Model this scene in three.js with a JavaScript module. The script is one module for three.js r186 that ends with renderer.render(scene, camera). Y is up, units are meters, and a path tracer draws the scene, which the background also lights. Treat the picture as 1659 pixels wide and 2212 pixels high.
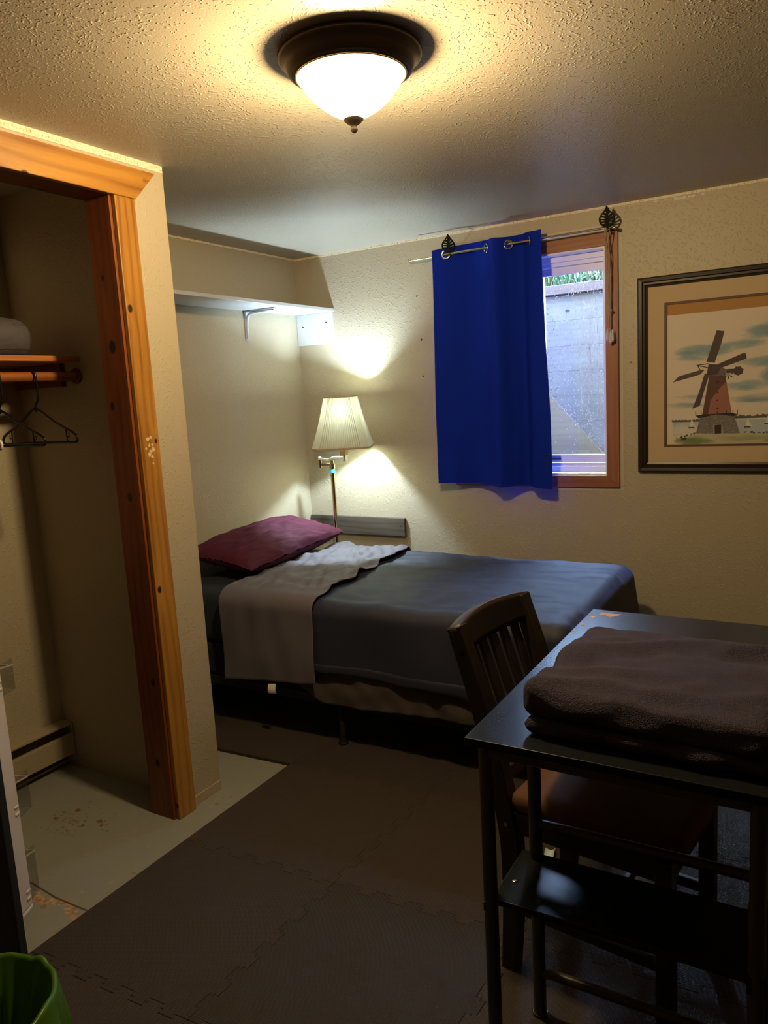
import * as THREE from 'three';
import { RoundedBoxGeometry } from 'three/addons/geometries/RoundedBoxGeometry.js';
import { mergeGeometries, mergeVertices } from 'three/addons/utils/BufferGeometryUtils.js';
import { createNoise2D, createNoise3D } from 'simplex-noise';

// ------------------------------------------------------------------ camera, sky, exposure
const scene = new THREE.Scene();
const camera = new THREE.PerspectiveCamera(67.98, 1659 / 2212, 0.05, 60);
camera.position.set(2.6676, 1.4241, 3.6245);
camera.rotation.set(-0.154947, 0.538628, -0.056711, 'YXZ');
scene.background = new THREE.Color().setRGB(0.42, 0.63, 1.0);        // even overcast sky, seen only through the window
scene.backgroundIntensity = 90.0;
const renderer = new THREE.WebGLRenderer({ antialias: true });
renderer.toneMapping = THREE.LinearToneMapping;
renderer.toneMappingExposure = 1.0;
renderer.shadowMap.enabled = true;

const DOME_LIGHT = { color: [1.0, 0.72, 0.36], intensity: 5.9 };      // warm bulbs in the ceiling bowl
const LAMP_LIGHT = { color: [0.66, 0.86, 1.0], intensity: 4.1 };     // cool white bulb in the floor lamp

// ------------------------------------------------------------------ helpers
let seed = 12345;
const rnd = () => { seed = (seed * 1664525 + 1013904223) >>> 0; return seed / 4294967296; };
const rr = (a, b) => a + (b - a) * rnd();
const n2 = createNoise2D(rnd), n3 = createNoise3D(rnd);
const V = (x, y, z) => new THREE.Vector3(x, y, z);
const lerp = (a, b, t) => a + (b - a) * t;
const sstep = (a, b, x) => { const t = Math.min(1, Math.max(0, (x - a) / (b - a))); return t * t * (3 - 2 * t); };
const lin = (r, g, b) => new THREE.Color().setRGB(r, g, b);
const names = {};
function numbered(name) {
  names[name] = (names[name] ?? -1) + 1;
  return names[name] ? `${name}_${String(names[name]).padStart(3, '0')}` : name;
}
function mat(color, roughness, extra = {}) {
  const m = new THREE.MeshPhysicalMaterial({ color: Array.isArray(color) ? lin(...color) : color, roughness, ...extra });
  return m;
}
function tag(o, label, category, group) {
  o.userData.label = label; o.userData.category = category;
  if (group) o.userData.group = group;
  return o;
}
function mesh(name, geo, material, parent = scene) {
  const m = new THREE.Mesh(geo, material);
  m.name = parent === scene ? numbered(name) : name;
  parent.add(m);
  return m;
}
function thing(name, label, category, [x, y, z] = [0, 0, 0], turn = 0, group) {
  const g = new THREE.Group();
  g.name = numbered(name); scene.add(g);
  g.position.set(x, y, z); g.rotation.y = turn;
  return tag(g, label, category, group);
}
function struct(name, geo, material, parent = scene) {
  const m = mesh(name, geo, material, parent);
  if (parent === scene) m.userData.kind = 'structure';
  return m;
}
// texture coordinates in metres from the position, by the way each face points
function metricUV(geo, s = 1) {
  const p = geo.attributes.position, n = geo.attributes.normal, uv = new Float32Array(p.count * 2);
  for (let i = 0; i < p.count; i++) {
    const ax = Math.abs(n.getX(i)), ay = Math.abs(n.getY(i)), az = Math.abs(n.getZ(i));
    let u, v;
    if (ay >= ax && ay >= az) { u = p.getX(i); v = p.getZ(i); } else if (ax >= az) { u = p.getZ(i); v = p.getY(i); } else { u = p.getX(i); v = p.getY(i); }
    uv[2 * i] = u * s; uv[2 * i + 1] = v * s;
  }
  geo.setAttribute('uv', new THREE.BufferAttribute(uv, 2));
  return geo;
}
// box from corner to corner; grain: 'x' | 'y' | 'z' puts v along that axis (metres)
function box(x0, x1, y0, y1, z0, z1, bevel = 0) {
  const w = x1 - x0, h = y1 - y0, d = z1 - z0;
  const g = bevel ? new RoundedBoxGeometry(w, h, d, 2, Math.min(bevel, w * 0.49, h * 0.49, d * 0.49)) : new THREE.BoxGeometry(w, h, d);
  g.translate((x0 + x1) / 2, (y0 + y1) / 2, (z0 + z1) / 2);
  return metricUV(g);
}
function grain(geo, axis, off = 0) {
  const p = geo.attributes.position, n = geo.attributes.normal, uv = geo.attributes.uv;
  for (let i = 0; i < p.count; i++) {
    const P = { x: p.getX(i), y: p.getY(i), z: p.getZ(i) }, N = { x: Math.abs(n.getX(i)), y: Math.abs(n.getY(i)), z: Math.abs(n.getZ(i)) };
    const others = ['x', 'y', 'z'].filter((a) => a !== axis).sort((a, b) => N[a] - N[b]);
    uv.setXY(i, P[others[0]] + off * 0.37, P[axis] + off);
  }
  return geo;
}
function tube(points, r, seg = 24, rad = 10, closed = false, tension = 0.5) {
  const c = new THREE.CatmullRomCurve3(points.map((p) => (p.isVector3 ? p : V(...p))), closed, 'catmullrom', tension);
  return new THREE.TubeGeometry(c, seg, r, rad, closed);
}
function rod(a, b, r, rad = 14) {
  const A = V(...a), B = V(...b), d = B.clone().sub(A), g = new THREE.CylinderGeometry(r, r, d.length(), rad);
  g.applyQuaternion(new THREE.Quaternion().setFromUnitVectors(V(0, 1, 0), d.clone().normalize()));
  const m = A.add(B).multiplyScalar(0.5);
  return g.translate(m.x, m.y, m.z);
}
function bar(a, b, w, t, up = [0, 1, 0], bevel = 0.004) {            // rectangular bar from a to b; w across, t along up
  const A = V(...a), B = V(...b), d = B.clone().sub(A), L = d.length();
  const g = new RoundedBoxGeometry(w, t, L, 2, Math.min(bevel, w * 0.45, t * 0.45));
  const zA = d.normalize(), xA = V(...up).cross(zA).normalize(), yA = zA.clone().cross(xA);
  g.applyMatrix4(new THREE.Matrix4().makeBasis(xA, yA, zA).setPosition(A.add(B).multiplyScalar(0.5)));
  return metricUV(g);
}
const lathe = (pts, seg = 48) => new THREE.LatheGeometry(pts.map(([x, y]) => new THREE.Vector2(x, y)), seg);
function merged(list) { return mergeGeometries(list.map((g) => { return g.index ? g.toNonIndexed() : g; })); }
// a sheet of cloth: fn(s, t) -> Vector3 on a grid, given thickness and closed at its hems
function cloth(nu, nv, fn, thick, uvScale = [1, 1]) {
  const pos = [], uv = [], idx = [];
  for (let j = 0; j <= nv; j++) for (let i = 0; i <= nu; i++) { const p = fn(i / nu, j / nv); pos.push(p.x, p.y, p.z); uv.push(i / nu * uvScale[0], j / nv * uvScale[1]); }
  const at = (i, j) => j * (nu + 1) + i;
  for (let j = 0; j < nv; j++) for (let i = 0; i < nu; i++) idx.push(at(i, j), at(i, j + 1), at(i + 1, j), at(i + 1, j), at(i, j + 1), at(i + 1, j + 1));
  const g = new THREE.BufferGeometry();
  g.setAttribute('position', new THREE.Float32BufferAttribute(pos, 3));
  g.setAttribute('uv', new THREE.Float32BufferAttribute(uv, 2));
  g.setIndex(idx); g.computeVertexNormals();
  if (!thick) return g;
  const N = (nu + 1) * (nv + 1), nn = g.attributes.normal, P2 = pos.slice(), U2 = uv.concat(uv), I2 = idx.slice();
  for (let k = 0; k < N; k++) P2.push(pos[3 * k] - nn.getX(k) * thick, pos[3 * k + 1] - nn.getY(k) * thick, pos[3 * k + 2] - nn.getZ(k) * thick);
  for (let k = 0; k < idx.length; k += 3) I2.push(idx[k] + N, idx[k + 2] + N, idx[k + 1] + N);
  const edge = [];
  for (let i = 0; i < nu; i++) edge.push([at(i, 0), at(i + 1, 0)], [at(i + 1, nv), at(i, nv)]);
  for (let j = 0; j < nv; j++) edge.push([at(0, j + 1), at(0, j)], [at(nu, j), at(nu, j + 1)]);
  for (const [a, b] of edge) I2.push(a, b, a + N, b, b + N, a + N);
  const s = new THREE.BufferGeometry();
  s.setAttribute('position', new THREE.Float32BufferAttribute(P2, 3));
  s.setAttribute('uv', new THREE.Float32BufferAttribute(U2, 2));
  s.setIndex(I2); s.computeVertexNormals();
  return s;
}
// soft slab: a box with rounded edges and a displacement of its surface
function softSlab(w, h, d, r, segs, disp) {
  let g = new THREE.BoxGeometry(w, h, d, ...segs);
  g.deleteAttribute('uv'); g.deleteAttribute('normal');
  g = mergeVertices(g, 1e-5);
  const p = g.attributes.position, q = V(0, 0, 0), c = V(0, 0, 0);
  for (let i = 0; i < p.count; i++) {
    q.fromBufferAttribute(p, i);
    c.set(THREE.MathUtils.clamp(q.x, -w / 2 + r, w / 2 - r), THREE.MathUtils.clamp(q.y, -h / 2 + Math.min(r, h / 2), h / 2 - Math.min(r, h / 2)), THREE.MathUtils.clamp(q.z, -d / 2 + r, d / 2 - r));
    const o = q.clone().sub(c), l = o.length();
    if (l > 1e-6) q.copy(c).add(o.multiplyScalar(Math.min(r, h / 2) / l * (r > h / 2 ? 1 : 1)));
    disp(q);
    p.setXYZ(i, q.x, q.y, q.z);
  }
  g.computeVertexNormals();
  return metricUV(g);
}
// ---- computed textures
function dataTex(w, h, fn, srgb = false, rep = 1) {
  const d = new Uint8Array(w * h * 4);
  for (let y = 0; y < h; y++) for (let x = 0; x < w; x++) {
    const c = fn(x / w, y / h), k = (y * w + x) * 4;
    if (typeof c === 'number') d[k] = d[k + 1] = d[k + 2] = Math.max(0, Math.min(255, c * 255)); else for (let i = 0; i < 3; i++) d[k + i] = Math.max(0, Math.min(255, c[i] * 255));
    d[k + 3] = 255;
  }
  const t = new THREE.DataTexture(d, w, h, THREE.RGBAFormat);
  t.wrapS = t.wrapT = THREE.RepeatWrapping; t.magFilter = THREE.LinearFilter; t.minFilter = THREE.LinearMipmapLinearFilter; t.generateMipmaps = true;
  if (srgb) t.colorSpace = THREE.SRGBColorSpace;
  if (Array.isArray(rep)) t.repeat.set(...rep); else t.repeat.set(rep, rep);
  t.needsUpdate = true;
  return t;
}
function canvasTex(w, h, draw, clamp = true) {
  const c = document.createElement('canvas'); c.width = w; c.height = h;
  draw(c.getContext('2d'), w, h);
  const t = new THREE.CanvasTexture(c);
  t.colorSpace = THREE.SRGBColorSpace; t.magFilter = THREE.LinearFilter;
  if (!clamp) t.wrapS = t.wrapT = THREE.RepeatWrapping;
  return t;
}
// noise that repeats over the unit square: 3-D noise on a torus-like blend of four shifted samples
function tn(u, v, f, z = 0) {
  const a = n3(u * f, v * f, z), b = n3((u - 1) * f, v * f, z), c = n3(u * f, (v - 1) * f, z), d = n3((u - 1) * f, (v - 1) * f, z);
  const wu = sstep(0.75, 1, u), wv = sstep(0.75, 1, v);
  return lerp(lerp(a, b, wu), lerp(c, d, wu), wv);
}
// sprayed wall and ceiling texture: flattened blobs over a fine orange peel
const blobTex = (size, f, lo, hi, peel, rep) => dataTex(size, size, (u, v) => {
  const w = 0.02 * tn(u, v, 9, 3.3), a = tn(u + w, v - w, f, 0), b = tn(u, v, f * 1.9, 7.1);
  return 0.25 + 0.55 * sstep(lo, hi, a + 0.35 * b) + peel * tn(u, v, f * 2.6, 12.3);
}, false, rep);
const wallBump = blobTex(1024, 46, 0.42, 0.72, 0.12, 1 / 0.9);
const ceilBump = blobTex(1024, 54, 0.45, 0.72, 0.07, 1 / 0.8);
const softBump = dataTex(256, 256, (u, v) => 0.5 + 0.25 * tn(u, v, 30, 1) + 0.2 * tn(u, v, 70, 5), false, 1 / 0.12);
// stained pine: u across in metres, v along
function pineTex(base, dark, light, seedZ, knots) {
  const W = 0.3, L = 2.4;
  return dataTex(256, 1024, (u, v) => {
    let x = u * W, y = v * L, knot = 0;
    for (const [kx, ky, kr] of knots) {
      const dx = (x - kx), dy = (y - ky) * 0.55, r = Math.hypot(dx, dy);
      x += 0.02 * Math.sign(dx || 1) * Math.exp(-((r / (kr * 3)) ** 2)) * Math.exp(-Math.abs(dx) / (kr * 2));
      knot = Math.max(knot, 1 - sstep(kr * 0.55, kr, Math.hypot(dx, (y - ky) * 0.7)));
    }
    const warp = 0.012 * n3(x * 6, y * 0.9, seedZ) + 0.004 * n3(x * 25, y * 3, seedZ + 2);
    const ring = 0.5 + 0.5 * Math.sin((x + warp) * 190 + 3 * n3(x * 4, y * 0.5, seedZ + 5));
    const fine = n3(x * 260, y * 7, seedZ + 8), blotch = n3(x * 9, y * 2.2, seedZ + 11);
    const t = 0.45 * ring ** 2.2 + 0.12 * fine + 0.28 * blotch;
    return [0, 1, 2].map((i) => {
      let c = lerp(light[i], base[i], sstep(-0.25, 0.35, t)); c = lerp(c, dark[i], sstep(0.3, 0.85, t) * 0.8);
      return lerp(c, dark[i] * 0.42, knot);
    });
  }, true, [1 / W, 1 / L]);
}
const fabricBump = dataTex(128, 128, (u, v) => 0.5 + 0.22 * Math.sin(u * Math.PI * 2 * 16) * Math.sin(v * Math.PI * 2 * 16) + 0.25 * tn(u, v, 14, 2), false, 1 / 0.03);

// ------------------------------------------------------------------ materials
const PAINT = [0.43, 0.375, 0.275];
const M = {
  wall: mat(PAINT, 0.5, { bumpMap: wallBump, bumpScale: 0.0012 }),
  ceiling: mat([0.42, 0.375, 0.30], 0.42, { bumpMap: ceilBump, bumpScale: 0.0018 }),
  plain: mat(PAINT, 0.55),
  white: mat([0.54, 0.55, 0.58], 0.4),
  vinyl: mat([0.82, 0.83, 0.85], 0.35),
  casing: mat('#ffffff', 0.42, { map: pineTex([0.60, 0.41, 0.15], [0.44, 0.25, 0.08], [0.68, 0.49, 0.20], 1, [[0.145, 0.05, 0.008], [0.10, 0.82, 0.010], [0.05, 1.31, 0.007], [0.19, 0.42, 0.009], [0.1, 1.73, 0.011], [0.22, 2.02, 0.008]]), clearcoat: 0.15, clearcoatRoughness: 0.4 }),
  jamb: mat('#ffffff', 0.5, { map: pineTex([0.46, 0.23, 0.07], [0.34, 0.14, 0.05], [0.52, 0.27, 0.09], 21, [[0.08, 0.2, 0.013], [0.10, 0.497, 0.012], [0.085, 1.133, 0.013], [0.05, 1.43, 0.012], [0.08, 1.617, 0.018], [0.07, 1.83, 0.008]]) }),
  trimPine: mat('#ffffff', 0.5, { map: pineTex([0.56, 0.35, 0.22], [0.48, 0.28, 0.17], [0.60, 0.40, 0.26], 41, []) }),
  closetWood: mat('#ffffff', 0.5, { map: pineTex([0.70, 0.42, 0.17], [0.55, 0.28, 0.10], [0.78, 0.50, 0.22], 61, []) }),
  rodWood: mat('#ffffff', 0.45, { map: pineTex([0.58, 0.33, 0.14], [0.48, 0.25, 0.10], [0.64, 0.39, 0.18], 71, []) }),
  greyWood: mat('#ffffff', 0.8, { map: pineTex([0.29, 0.255, 0.22], [0.20, 0.175, 0.15], [0.35, 0.31, 0.27], 81, [[0.2, 0.63, 0.006]]) }),
  blackWood: mat([0.012, 0.010, 0.009], 0.42),
  chairWood: mat([0.022, 0.013, 0.008], 0.5),
  deskTop: mat([0.010, 0.013, 0.014], 0.27, { specularIntensity: 0.55 }),
  deskMetal: mat([0.085, 0.075, 0.065], 0.4, { metalness: 0.35 }),
  bronze: mat([0.055, 0.038, 0.030], 0.42, { metalness: 0.55 }),
  brass: mat([0.80, 0.66, 0.36], 0.18, { metalness: 1 }),
  nickel: mat([0.62, 0.58, 0.52], 0.22, { metalness: 1 }),
  black: mat([0.010, 0.010, 0.011], 0.6),
  blackGloss: mat([0.008, 0.008, 0.009], 0.2),
  void: mat([0.006, 0.006, 0.007], 0.9),
};

// ------------------------------------------------------------------ the room
const H = 2.2, XR = 3.5, ZF = 4.7, FX = 0.734, CZ = 1.689;            // ceiling, right wall, front wall, closet front plane, closet corner
const floorTex = canvasTex(1024, 1024, (g, w, h) => {                 // painted concrete with chips, dirt and a crack: x 0..2 m, z 1.2..3.2 m
  const X = (x) => x / 2 * w, Z = (z) => (z - 1.2) / 2 * h;
  g.fillStyle = 'rgb(140,141,135)'; g.fillRect(0, 0, w, h);
  for (let i = 0; i < 900; i++) { g.fillStyle = `rgba(${rnd() < 0.5 ? '120,112,100' : '196,196,188'},${rr(0.05, 0.16)})`; const s = rr(1, 7); g.fillRect(rr(0, w), rr(0, h), s, s * rr(0.5, 1.5)); }
  const chip = (x, z, s, c) => { g.fillStyle = c; g.beginPath(); for (let k = 0; k < 9; k++) { const a = k / 9 * 6.283, r = s * rr(0.45, 1.1); g.lineTo(X(x) + Math.cos(a) * r, Z(z) + Math.sin(a) * r * 0.8); } g.fill(); };
  for (let i = 0; i < 130; i++) { const a = rr(0, 6.28), r = Math.abs(rr(-1, 1) + rr(-1, 1)) * 0.5; chip(0.40 + Math.cos(a) * r * 0.17, 2.08 + Math.sin(a) * r * 0.15, rr(0.8, 4.2), ['rgba(122,96,66,.75)', 'rgba(104,88,70,.6)', 'rgba(140,118,88,.6)'][i % 3]); }
  for (const [x, z, s] of [[0.36, 2.03, 9], [0.495, 2.047, 9], [0.52, 2.06, 6], [0.57, 2.076, 4], [0.46, 2.09, 6], [0.33, 2.1, 7]]) chip(x, z, s, 'rgba(112,80,52,.8)');
  for (let i = 0; i < 60; i++) chip(rr(0.3, 0.86), rr(1.9, 2.7), rr(0.6, 2), 'rgba(110,100,84,.5)');
  for (let i = 0; i < 70; i++) { const t = rnd(); chip(0.64 + 0.24 * t, 2.395 + 0.012 * Math.sin(t * 9) + rr(-0.004, 0.022), rr(2, 6), ['rgba(206,160,120,.9)', 'rgba(186,140,98,.8)', 'rgba(150,110,74,.8)'][i % 3]); }
  g.strokeStyle = 'rgba(70,52,36,.9)'; g.lineWidth = 3; g.beginPath(); g.moveTo(X(0.58), Z(2.375)); g.lineTo(X(0.72), Z(2.388)); g.lineTo(X(0.9), Z(2.384)); g.stroke();
  for (const [x, z] of [[0.7, 2.47], [0.72, 2.43], [0.66, 2.46], [0.84, 2.2], [0.79, 1.74], [0.81, 1.72], [0.8, 1.78]]) chip(x, z, rr(3, 8), 'rgba(140,104,66,.7)');
});
const floorGeo = box(-0.1, XR + 0.1, -0.1, 0, -0.16, ZF + 0.1);
{ const p = floorGeo.attributes.position, uv = floorGeo.attributes.uv; for (let i = 0; i < p.count; i++) uv.setXY(i, p.getX(i) / 2, 1 - (p.getZ(i) - 1.2) / 2); }
struct('floor', floorGeo, mat('#ffffff', 0.55, { map: floorTex, bumpMap: softBump, bumpScale: 0.0006 }));
struct('ceiling', box(-0.1, XR + 0.1, H, H + 0.12, -0.16, ZF + 0.1), M.ceiling);
// window wall with its opening
const WX0 = 1.022, WX1 = 1.75, WY0 = 0.98, WY1 = 2.027;
function panelXY(x0, x1, y0, y1, hole, z0, z1) {
  const s = new THREE.Shape([[x0, y0], [x1, y0], [x1, y1], [x0, y1]].map(([a, b]) => new THREE.Vector2(a, b)));
  if (hole) s.holes.push(new THREE.Path(hole.map(([a, b]) => new THREE.Vector2(a, b))));
  const g = new THREE.ExtrudeGeometry(s, { depth: z1 - z0, bevelEnabled: false });
  return metricUV(g.translate(0, 0, z0));
}
const wallBack = struct('wall_back', panelXY(-0.1, XR + 0.1, 0, H, [[WX0, WY0], [WX0, WY1], [WX1, WY1], [WX1, WY0]], -0.16, 0), M.wall);
for (const [x, y, r] of [[0.774, 1.913, 0.004], [0.79, 1.69, 0.005], [0.79, 1.50, 0.0045], [0.255, 1.435, 0.003], [1.86, 1.5, 0.003]]) {
  const s = new THREE.SphereGeometry(r, 8, 6); s.scale(1, 1.25, 0.3); s.translate(x, y, 0);
  mesh('nail_head', s, mat([0.12, 0.07, 0.03], 0.7), wallBack);
}
{ // pale primer left round the window casing, and flaked paint at the ceiling joint
  const pale = mat([0.50, 0.46, 0.40], 0.6), ragged = (x0, x1, y0, y1, a) => {
    const pts = [], n = 14;
    for (let k = 0; k <= n; k++) pts.push([lerp(x0, x1, k / n), y0 + rr(-a, a)]);
    for (let k = 0; k <= n; k++) pts.push([lerp(x1, x0, k / n), y1 + rr(-a, a)]);
    return metricUV(new THREE.ExtrudeGeometry(new THREE.Shape(pts.map(([x, y]) => new THREE.Vector2(x, y))), { depth: 0.0006, bevelEnabled: false }));
  };
  for (const q of [[1.06, 1.80, 2.088, 2.118, 0.004], [1.810, 1.824, 0.93, 2.06, 0.003], [0.955, 1.822, 0.908, 0.9225, 0.003]]) mesh('primer_smear', ragged(...q), pale, wallBack);
  const chip = mat([0.62, 0.60, 0.58], 0.6);
  for (const [x, w, h] of [[2.005, 0.012, 0.006], [2.045, 0.05, 0.010], [2.10, 0.03, 0.008], [2.155, 0.012, 0.007], [1.96, 0.018, 0.004]]) mesh('paint_flake', ragged(x, x + w, 2.184 - h, 2.184, 0.002), chip, wallBack);
}
struct('wall_left', box(-0.1, 0, 0, H, -0.16, ZF + 0.1), M.wall);
const panelling = mat('#ffffff', 0.6, { map: pineTex([0.24, 0.15, 0.09], [0.17, 0.10, 0.06], [0.28, 0.18, 0.11], 171, []) });
struct('wall_right', grain(box(XR, XR + 0.1, 0, H, -0.16, ZF + 0.1), 'y', 0), panelling);
struct('wall_front', grain(box(-0.1, XR + 0.1, 0, H, ZF, ZF + 0.1), 'y', 0), panelling);
struct('wall_closet_end', box(0, 0.62, 0, H, CZ, 1.80), M.wall);
struct('wall_closet_rear', box(0, 0.62, 0, H, 3.5, 3.6), M.wall);
{ // closet front wall, open where the closet is entered
  const s = new THREE.Shape([[CZ, 0], [1.906, 0], [1.906, 2.09], [3.42, 2.09], [3.42, 0], [ZF, 0], [ZF, H], [CZ, H]].map(([a, b]) => new THREE.Vector2(-a, b)));
  const g = new THREE.ExtrudeGeometry(s, { depth: FX - 0.62, bevelEnabled: false });
  g.rotateY(Math.PI / 2); g.translate(0.62, 0, 0);
  struct('wall_closet_front', metricUV(g), M.wall);
}
// stained casing round the closet: plain boards, the head cut at a slant
{
  const head = new THREE.Shape([[1.747, 2.162], [1.836, 2.071], [3.52, 2.071], [3.60, 2.162]].map(([a, b]) => new THREE.Vector2(-a, b)));
  const hg = new THREE.ExtrudeGeometry(head, { depth: 0.02, bevelEnabled: true, bevelSize: 0.0015, bevelThickness: 0.0015, bevelSegments: 1 });
  hg.rotateY(Math.PI / 2); hg.translate(FX + 0.002, 0, 0);
  const t1 = struct('trim_1', grain(metricUV(hg), 'z', 0.6), M.casing);
  t1.userData.label = 'stained pine head casing over the closet opening';
  const t2 = struct('trim_2', grain(box(FX + 0.0005, FX + 0.018, 0, 2.071, 1.836, 1.916, 0.003), 'y', 0), M.casing);
  t2.userData.label = 'knotty stained pine side casing of the closet';
  // pale paint rubbed onto the casing
  const paint = [];
  for (const [y, z, r] of [[1.32, 1.885, 0.008], [1.325, 1.873, 0.007], [1.30, 1.881, 0.006], [1.28, 1.878, 0.008], [1.285, 1.866, 0.008], [1.27, 1.884, 0.009], [1.262, 1.872, 0.007], [1.30, 1.868, 0.006], [1.24, 1.872, 0.005], [1.29, 1.895, 0.006]]) {
    const pts = []; for (let k = 0; k < 9; k++) { const a = k / 9 * 6.283, q = r * rr(0.5, 1.05); pts.push(new THREE.Vector2(-z + Math.cos(a) * q, y + Math.sin(a) * q)); }
    const g = new THREE.ExtrudeGeometry(new THREE.Shape(pts), { depth: 0.0006, bevelEnabled: false }); g.rotateY(Math.PI / 2); g.translate(FX + 0.018, 0, 0); paint.push(g);
  }
  const pm = mesh('paint_splotch', merged(paint), mat([0.62, 0.48, 0.27], 0.6), t2); pm.userData.label = 'pale paint smears';
  struct('trim_3', grain(box(0.625, FX + 0.0, 0, 2.071, 1.906, 1.925, 0.001), 'y', 0), M.jamb).userData.label = 'stained pine jamb lining the closet opening';
  struct('trim_4', grain(box(0.625, FX + 0.0, 2.071, 2.09, 1.925, 3.40, 0.001), 'z', 0.3), M.jamb).userData.label = 'stained pine head jamb of the closet';
  struct('trim_5', grain(box(FX + 0.0005, FX + 0.018, 0, 2.071, 3.41, 3.49, 0.003), 'y', 0.7), M.casing);
  struct('trim_6', grain(box(0.625, FX, 0, 2.071, 3.40, 3.419, 0.001), 'y', 0.4), M.jamb);
}
// paper joint tape left showing where walls meet the ceiling
const tapeTex = canvasTex(1024, 32, (g, w, h) => {
  g.fillStyle = 'rgb(226,218,198)'; g.fillRect(0, 0, w, h);
  for (let i = 0; i < 70; i++) { g.fillStyle = `rgba(${rnd() < 0.6 ? '120,84,60' : '150,130,104'},${rr(0.4, 0.95)})`; g.fillRect(i * 14.6 + rr(-3, 3), rr(6, 16), rr(1, 4), rr(5, 14)); }
  for (let i = 0; i < 160; i++) { g.fillStyle = `rgba(196,172,130,${rr(0.2, 0.7)})`; g.fillRect(rr(0, w), rr(0, h), rr(3, 24), rr(1, 6)); }
}, false);
{
  const tm = mat('#ffffff', 0.7, { map: tapeTex });
  const strip = (name, g, ax, h0) => { const p = g.attributes.position, uv = g.attributes.uv; for (let i = 0; i < p.count; i++) uv.setXY(i, (ax === 'x' ? p.getX(i) : p.getZ(i)) / 0.8, (p.getY(i) - h0) / 0.02); struct(name, g, tm); };
  strip('trim_7', box(FX, FX + 0.0025, H - 0.021, H, CZ + 0.002, 3.6, 0), 'z', H - 0.021);
  strip('trim_8', box(0, 0.0025, H - 0.009, H, 0.003, CZ, 0), 'z', H - 0.015);
  strip('trim_9', box(0.003, XR, H - 0.011, H, 0, 0.0025, 0), 'x', H - 0.015);
}
struct('baseboard_left', box(FX, FX + 0.004, 0, 0.036, CZ + 0.001, 1.835, 0.001), M.plain);

// ------------------------------------------------------------------ interlocking foam floor mats
{
  const root = thing('floor_matting', 'dark brown interlocking foam mat tiles covering the floor', 'floor mat');
  const T = 0.567, u = [0.9988, -0.049], v = [0.049, 0.9988], O = [0.876 + 0.0, 2.010];
  const corner = (i, j) => { let x = O[0] + i * T * u[0] - j * T * 0.049, z = O[1] + i * T * u[1] + j * T * v[1]; if (i === 0 && j >= -1) x = 0.872; return [x, z]; };
  // one shared edge line with dovetail teeth between two corners; plain = cut straight
  const edges = {};
  function edge(a, b, plain, key) {
    if (edges[key]) return edges[key];
    const out = [], L = Math.hypot(b[0] - a[0], b[1] - a[1]), d = [(b[0] - a[0]) / L, (b[1] - a[1]) / L], n = [-d[1], d[0]];
    if (plain) { out.push(a); } else {
      const N = 10; out.push(a);
      for (let k = 0; k < N; k++) {
        const s = k % 2 ? 1 : -1, c = L * (0.06 + 0.88 * (k + 0.5) / N), hw = L * 0.88 / N * 0.5, dep = 0.013 * s;
        for (const [t, o] of [[c - hw * 0.78, 0], [c - hw * 0.98, dep], [c + hw * 0.98, dep], [c + hw * 0.78, 0]]) out.push([a[0] + d[0] * t + n[0] * o, a[1] + d[1] * t + n[1] * o]);
      }
    }
    return (edges[key] = out);
  }
  const rib = (rot) => { const t = dataTex(64, 64, (a, b) => 0.5 + 0.3 * Math.sin(a * 6.2832 * 4) + 0.2 * Math.sin(b * 6.2832 * 4 + Math.sin(a * 12.566)), false, 1 / 0.022); t.rotation = rot; return t; };
  const ribs = [rib(0), rib(Math.PI / 2)];
  const mats = [[0.040, 0.028, 0.021], [0.028, 0.021, 0.015], [0.035, 0.024, 0.018], [0.024, 0.019, 0.014]].map((c, k) => mat(c, 0.78, { bumpMap: ribs[k % 2], bumpScale: 0.0012 }));
  for (let j = -4; j <= 4; j++) for (let i = -2; i <= 4; i++) {
    if (i < 0 && j > -2) continue;                     // bare painted floor along the closet
    const c00 = corner(i, j), c10 = corner(i + 1, j), c11 = corner(i + 1, j + 1), c01 = corner(i, j + 1);
    const cx = (c00[0] + c11[0]) / 2, cz = (c00[1] + c11[1]) / 2;
    if (cx > XR - 0.1 || cz > ZF - 0.1 || cz < -0.15 || cx < -0.2) continue;
    if (cx < 1.4 && cz > 3.2) continue;
    const openTop = i < 0 && j === -2 ? true : false;
    const e1 = edge(c00, c10, false, `h${i},${j}`), e2 = edge(c10, c11, i === -1 && j > -2, `v${i + 1},${j}`);
    const e3 = edge(c01, c11, openTop, `h${i},${j + 1}`).slice(), e4 = edge(c00, c01, i === 0 && j >= -1, `v${i},${j}`).slice();
    const loop = [...e1, ...e2, ...[...e3, c11].slice(1).reverse(), ...[...e4, c01].slice(1).reverse()];
    // shrink a hair towards the middle so that the joints stay open, and keep inside the walls
    const pts = loop.map(([x, z]) => { const px = x + Math.sign(cx - x) * 0.00045, pz = z + Math.sign(cz - z) * 0.00045; return new THREE.Vector2(Math.min(XR - 0.004, Math.max(0.004, px)), -Math.min(ZF - 0.004, Math.max(0.004, pz))); });
    const g = new THREE.ExtrudeGeometry(new THREE.Shape(pts), { depth: 0.0106, bevelEnabled: true, bevelThickness: 0.0012, bevelSize: 0.001, bevelOffset: -0.001, bevelSegments: 1 });
    g.rotateX(-Math.PI / 2); g.translate(0, 0.0018, 0);
    mesh('mat_tile', metricUV(g), mats[((i + 2) * 3 + (j + 4) * 2 + (i * j ? 1 : 0)) % 4], root);
  }
}

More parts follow.
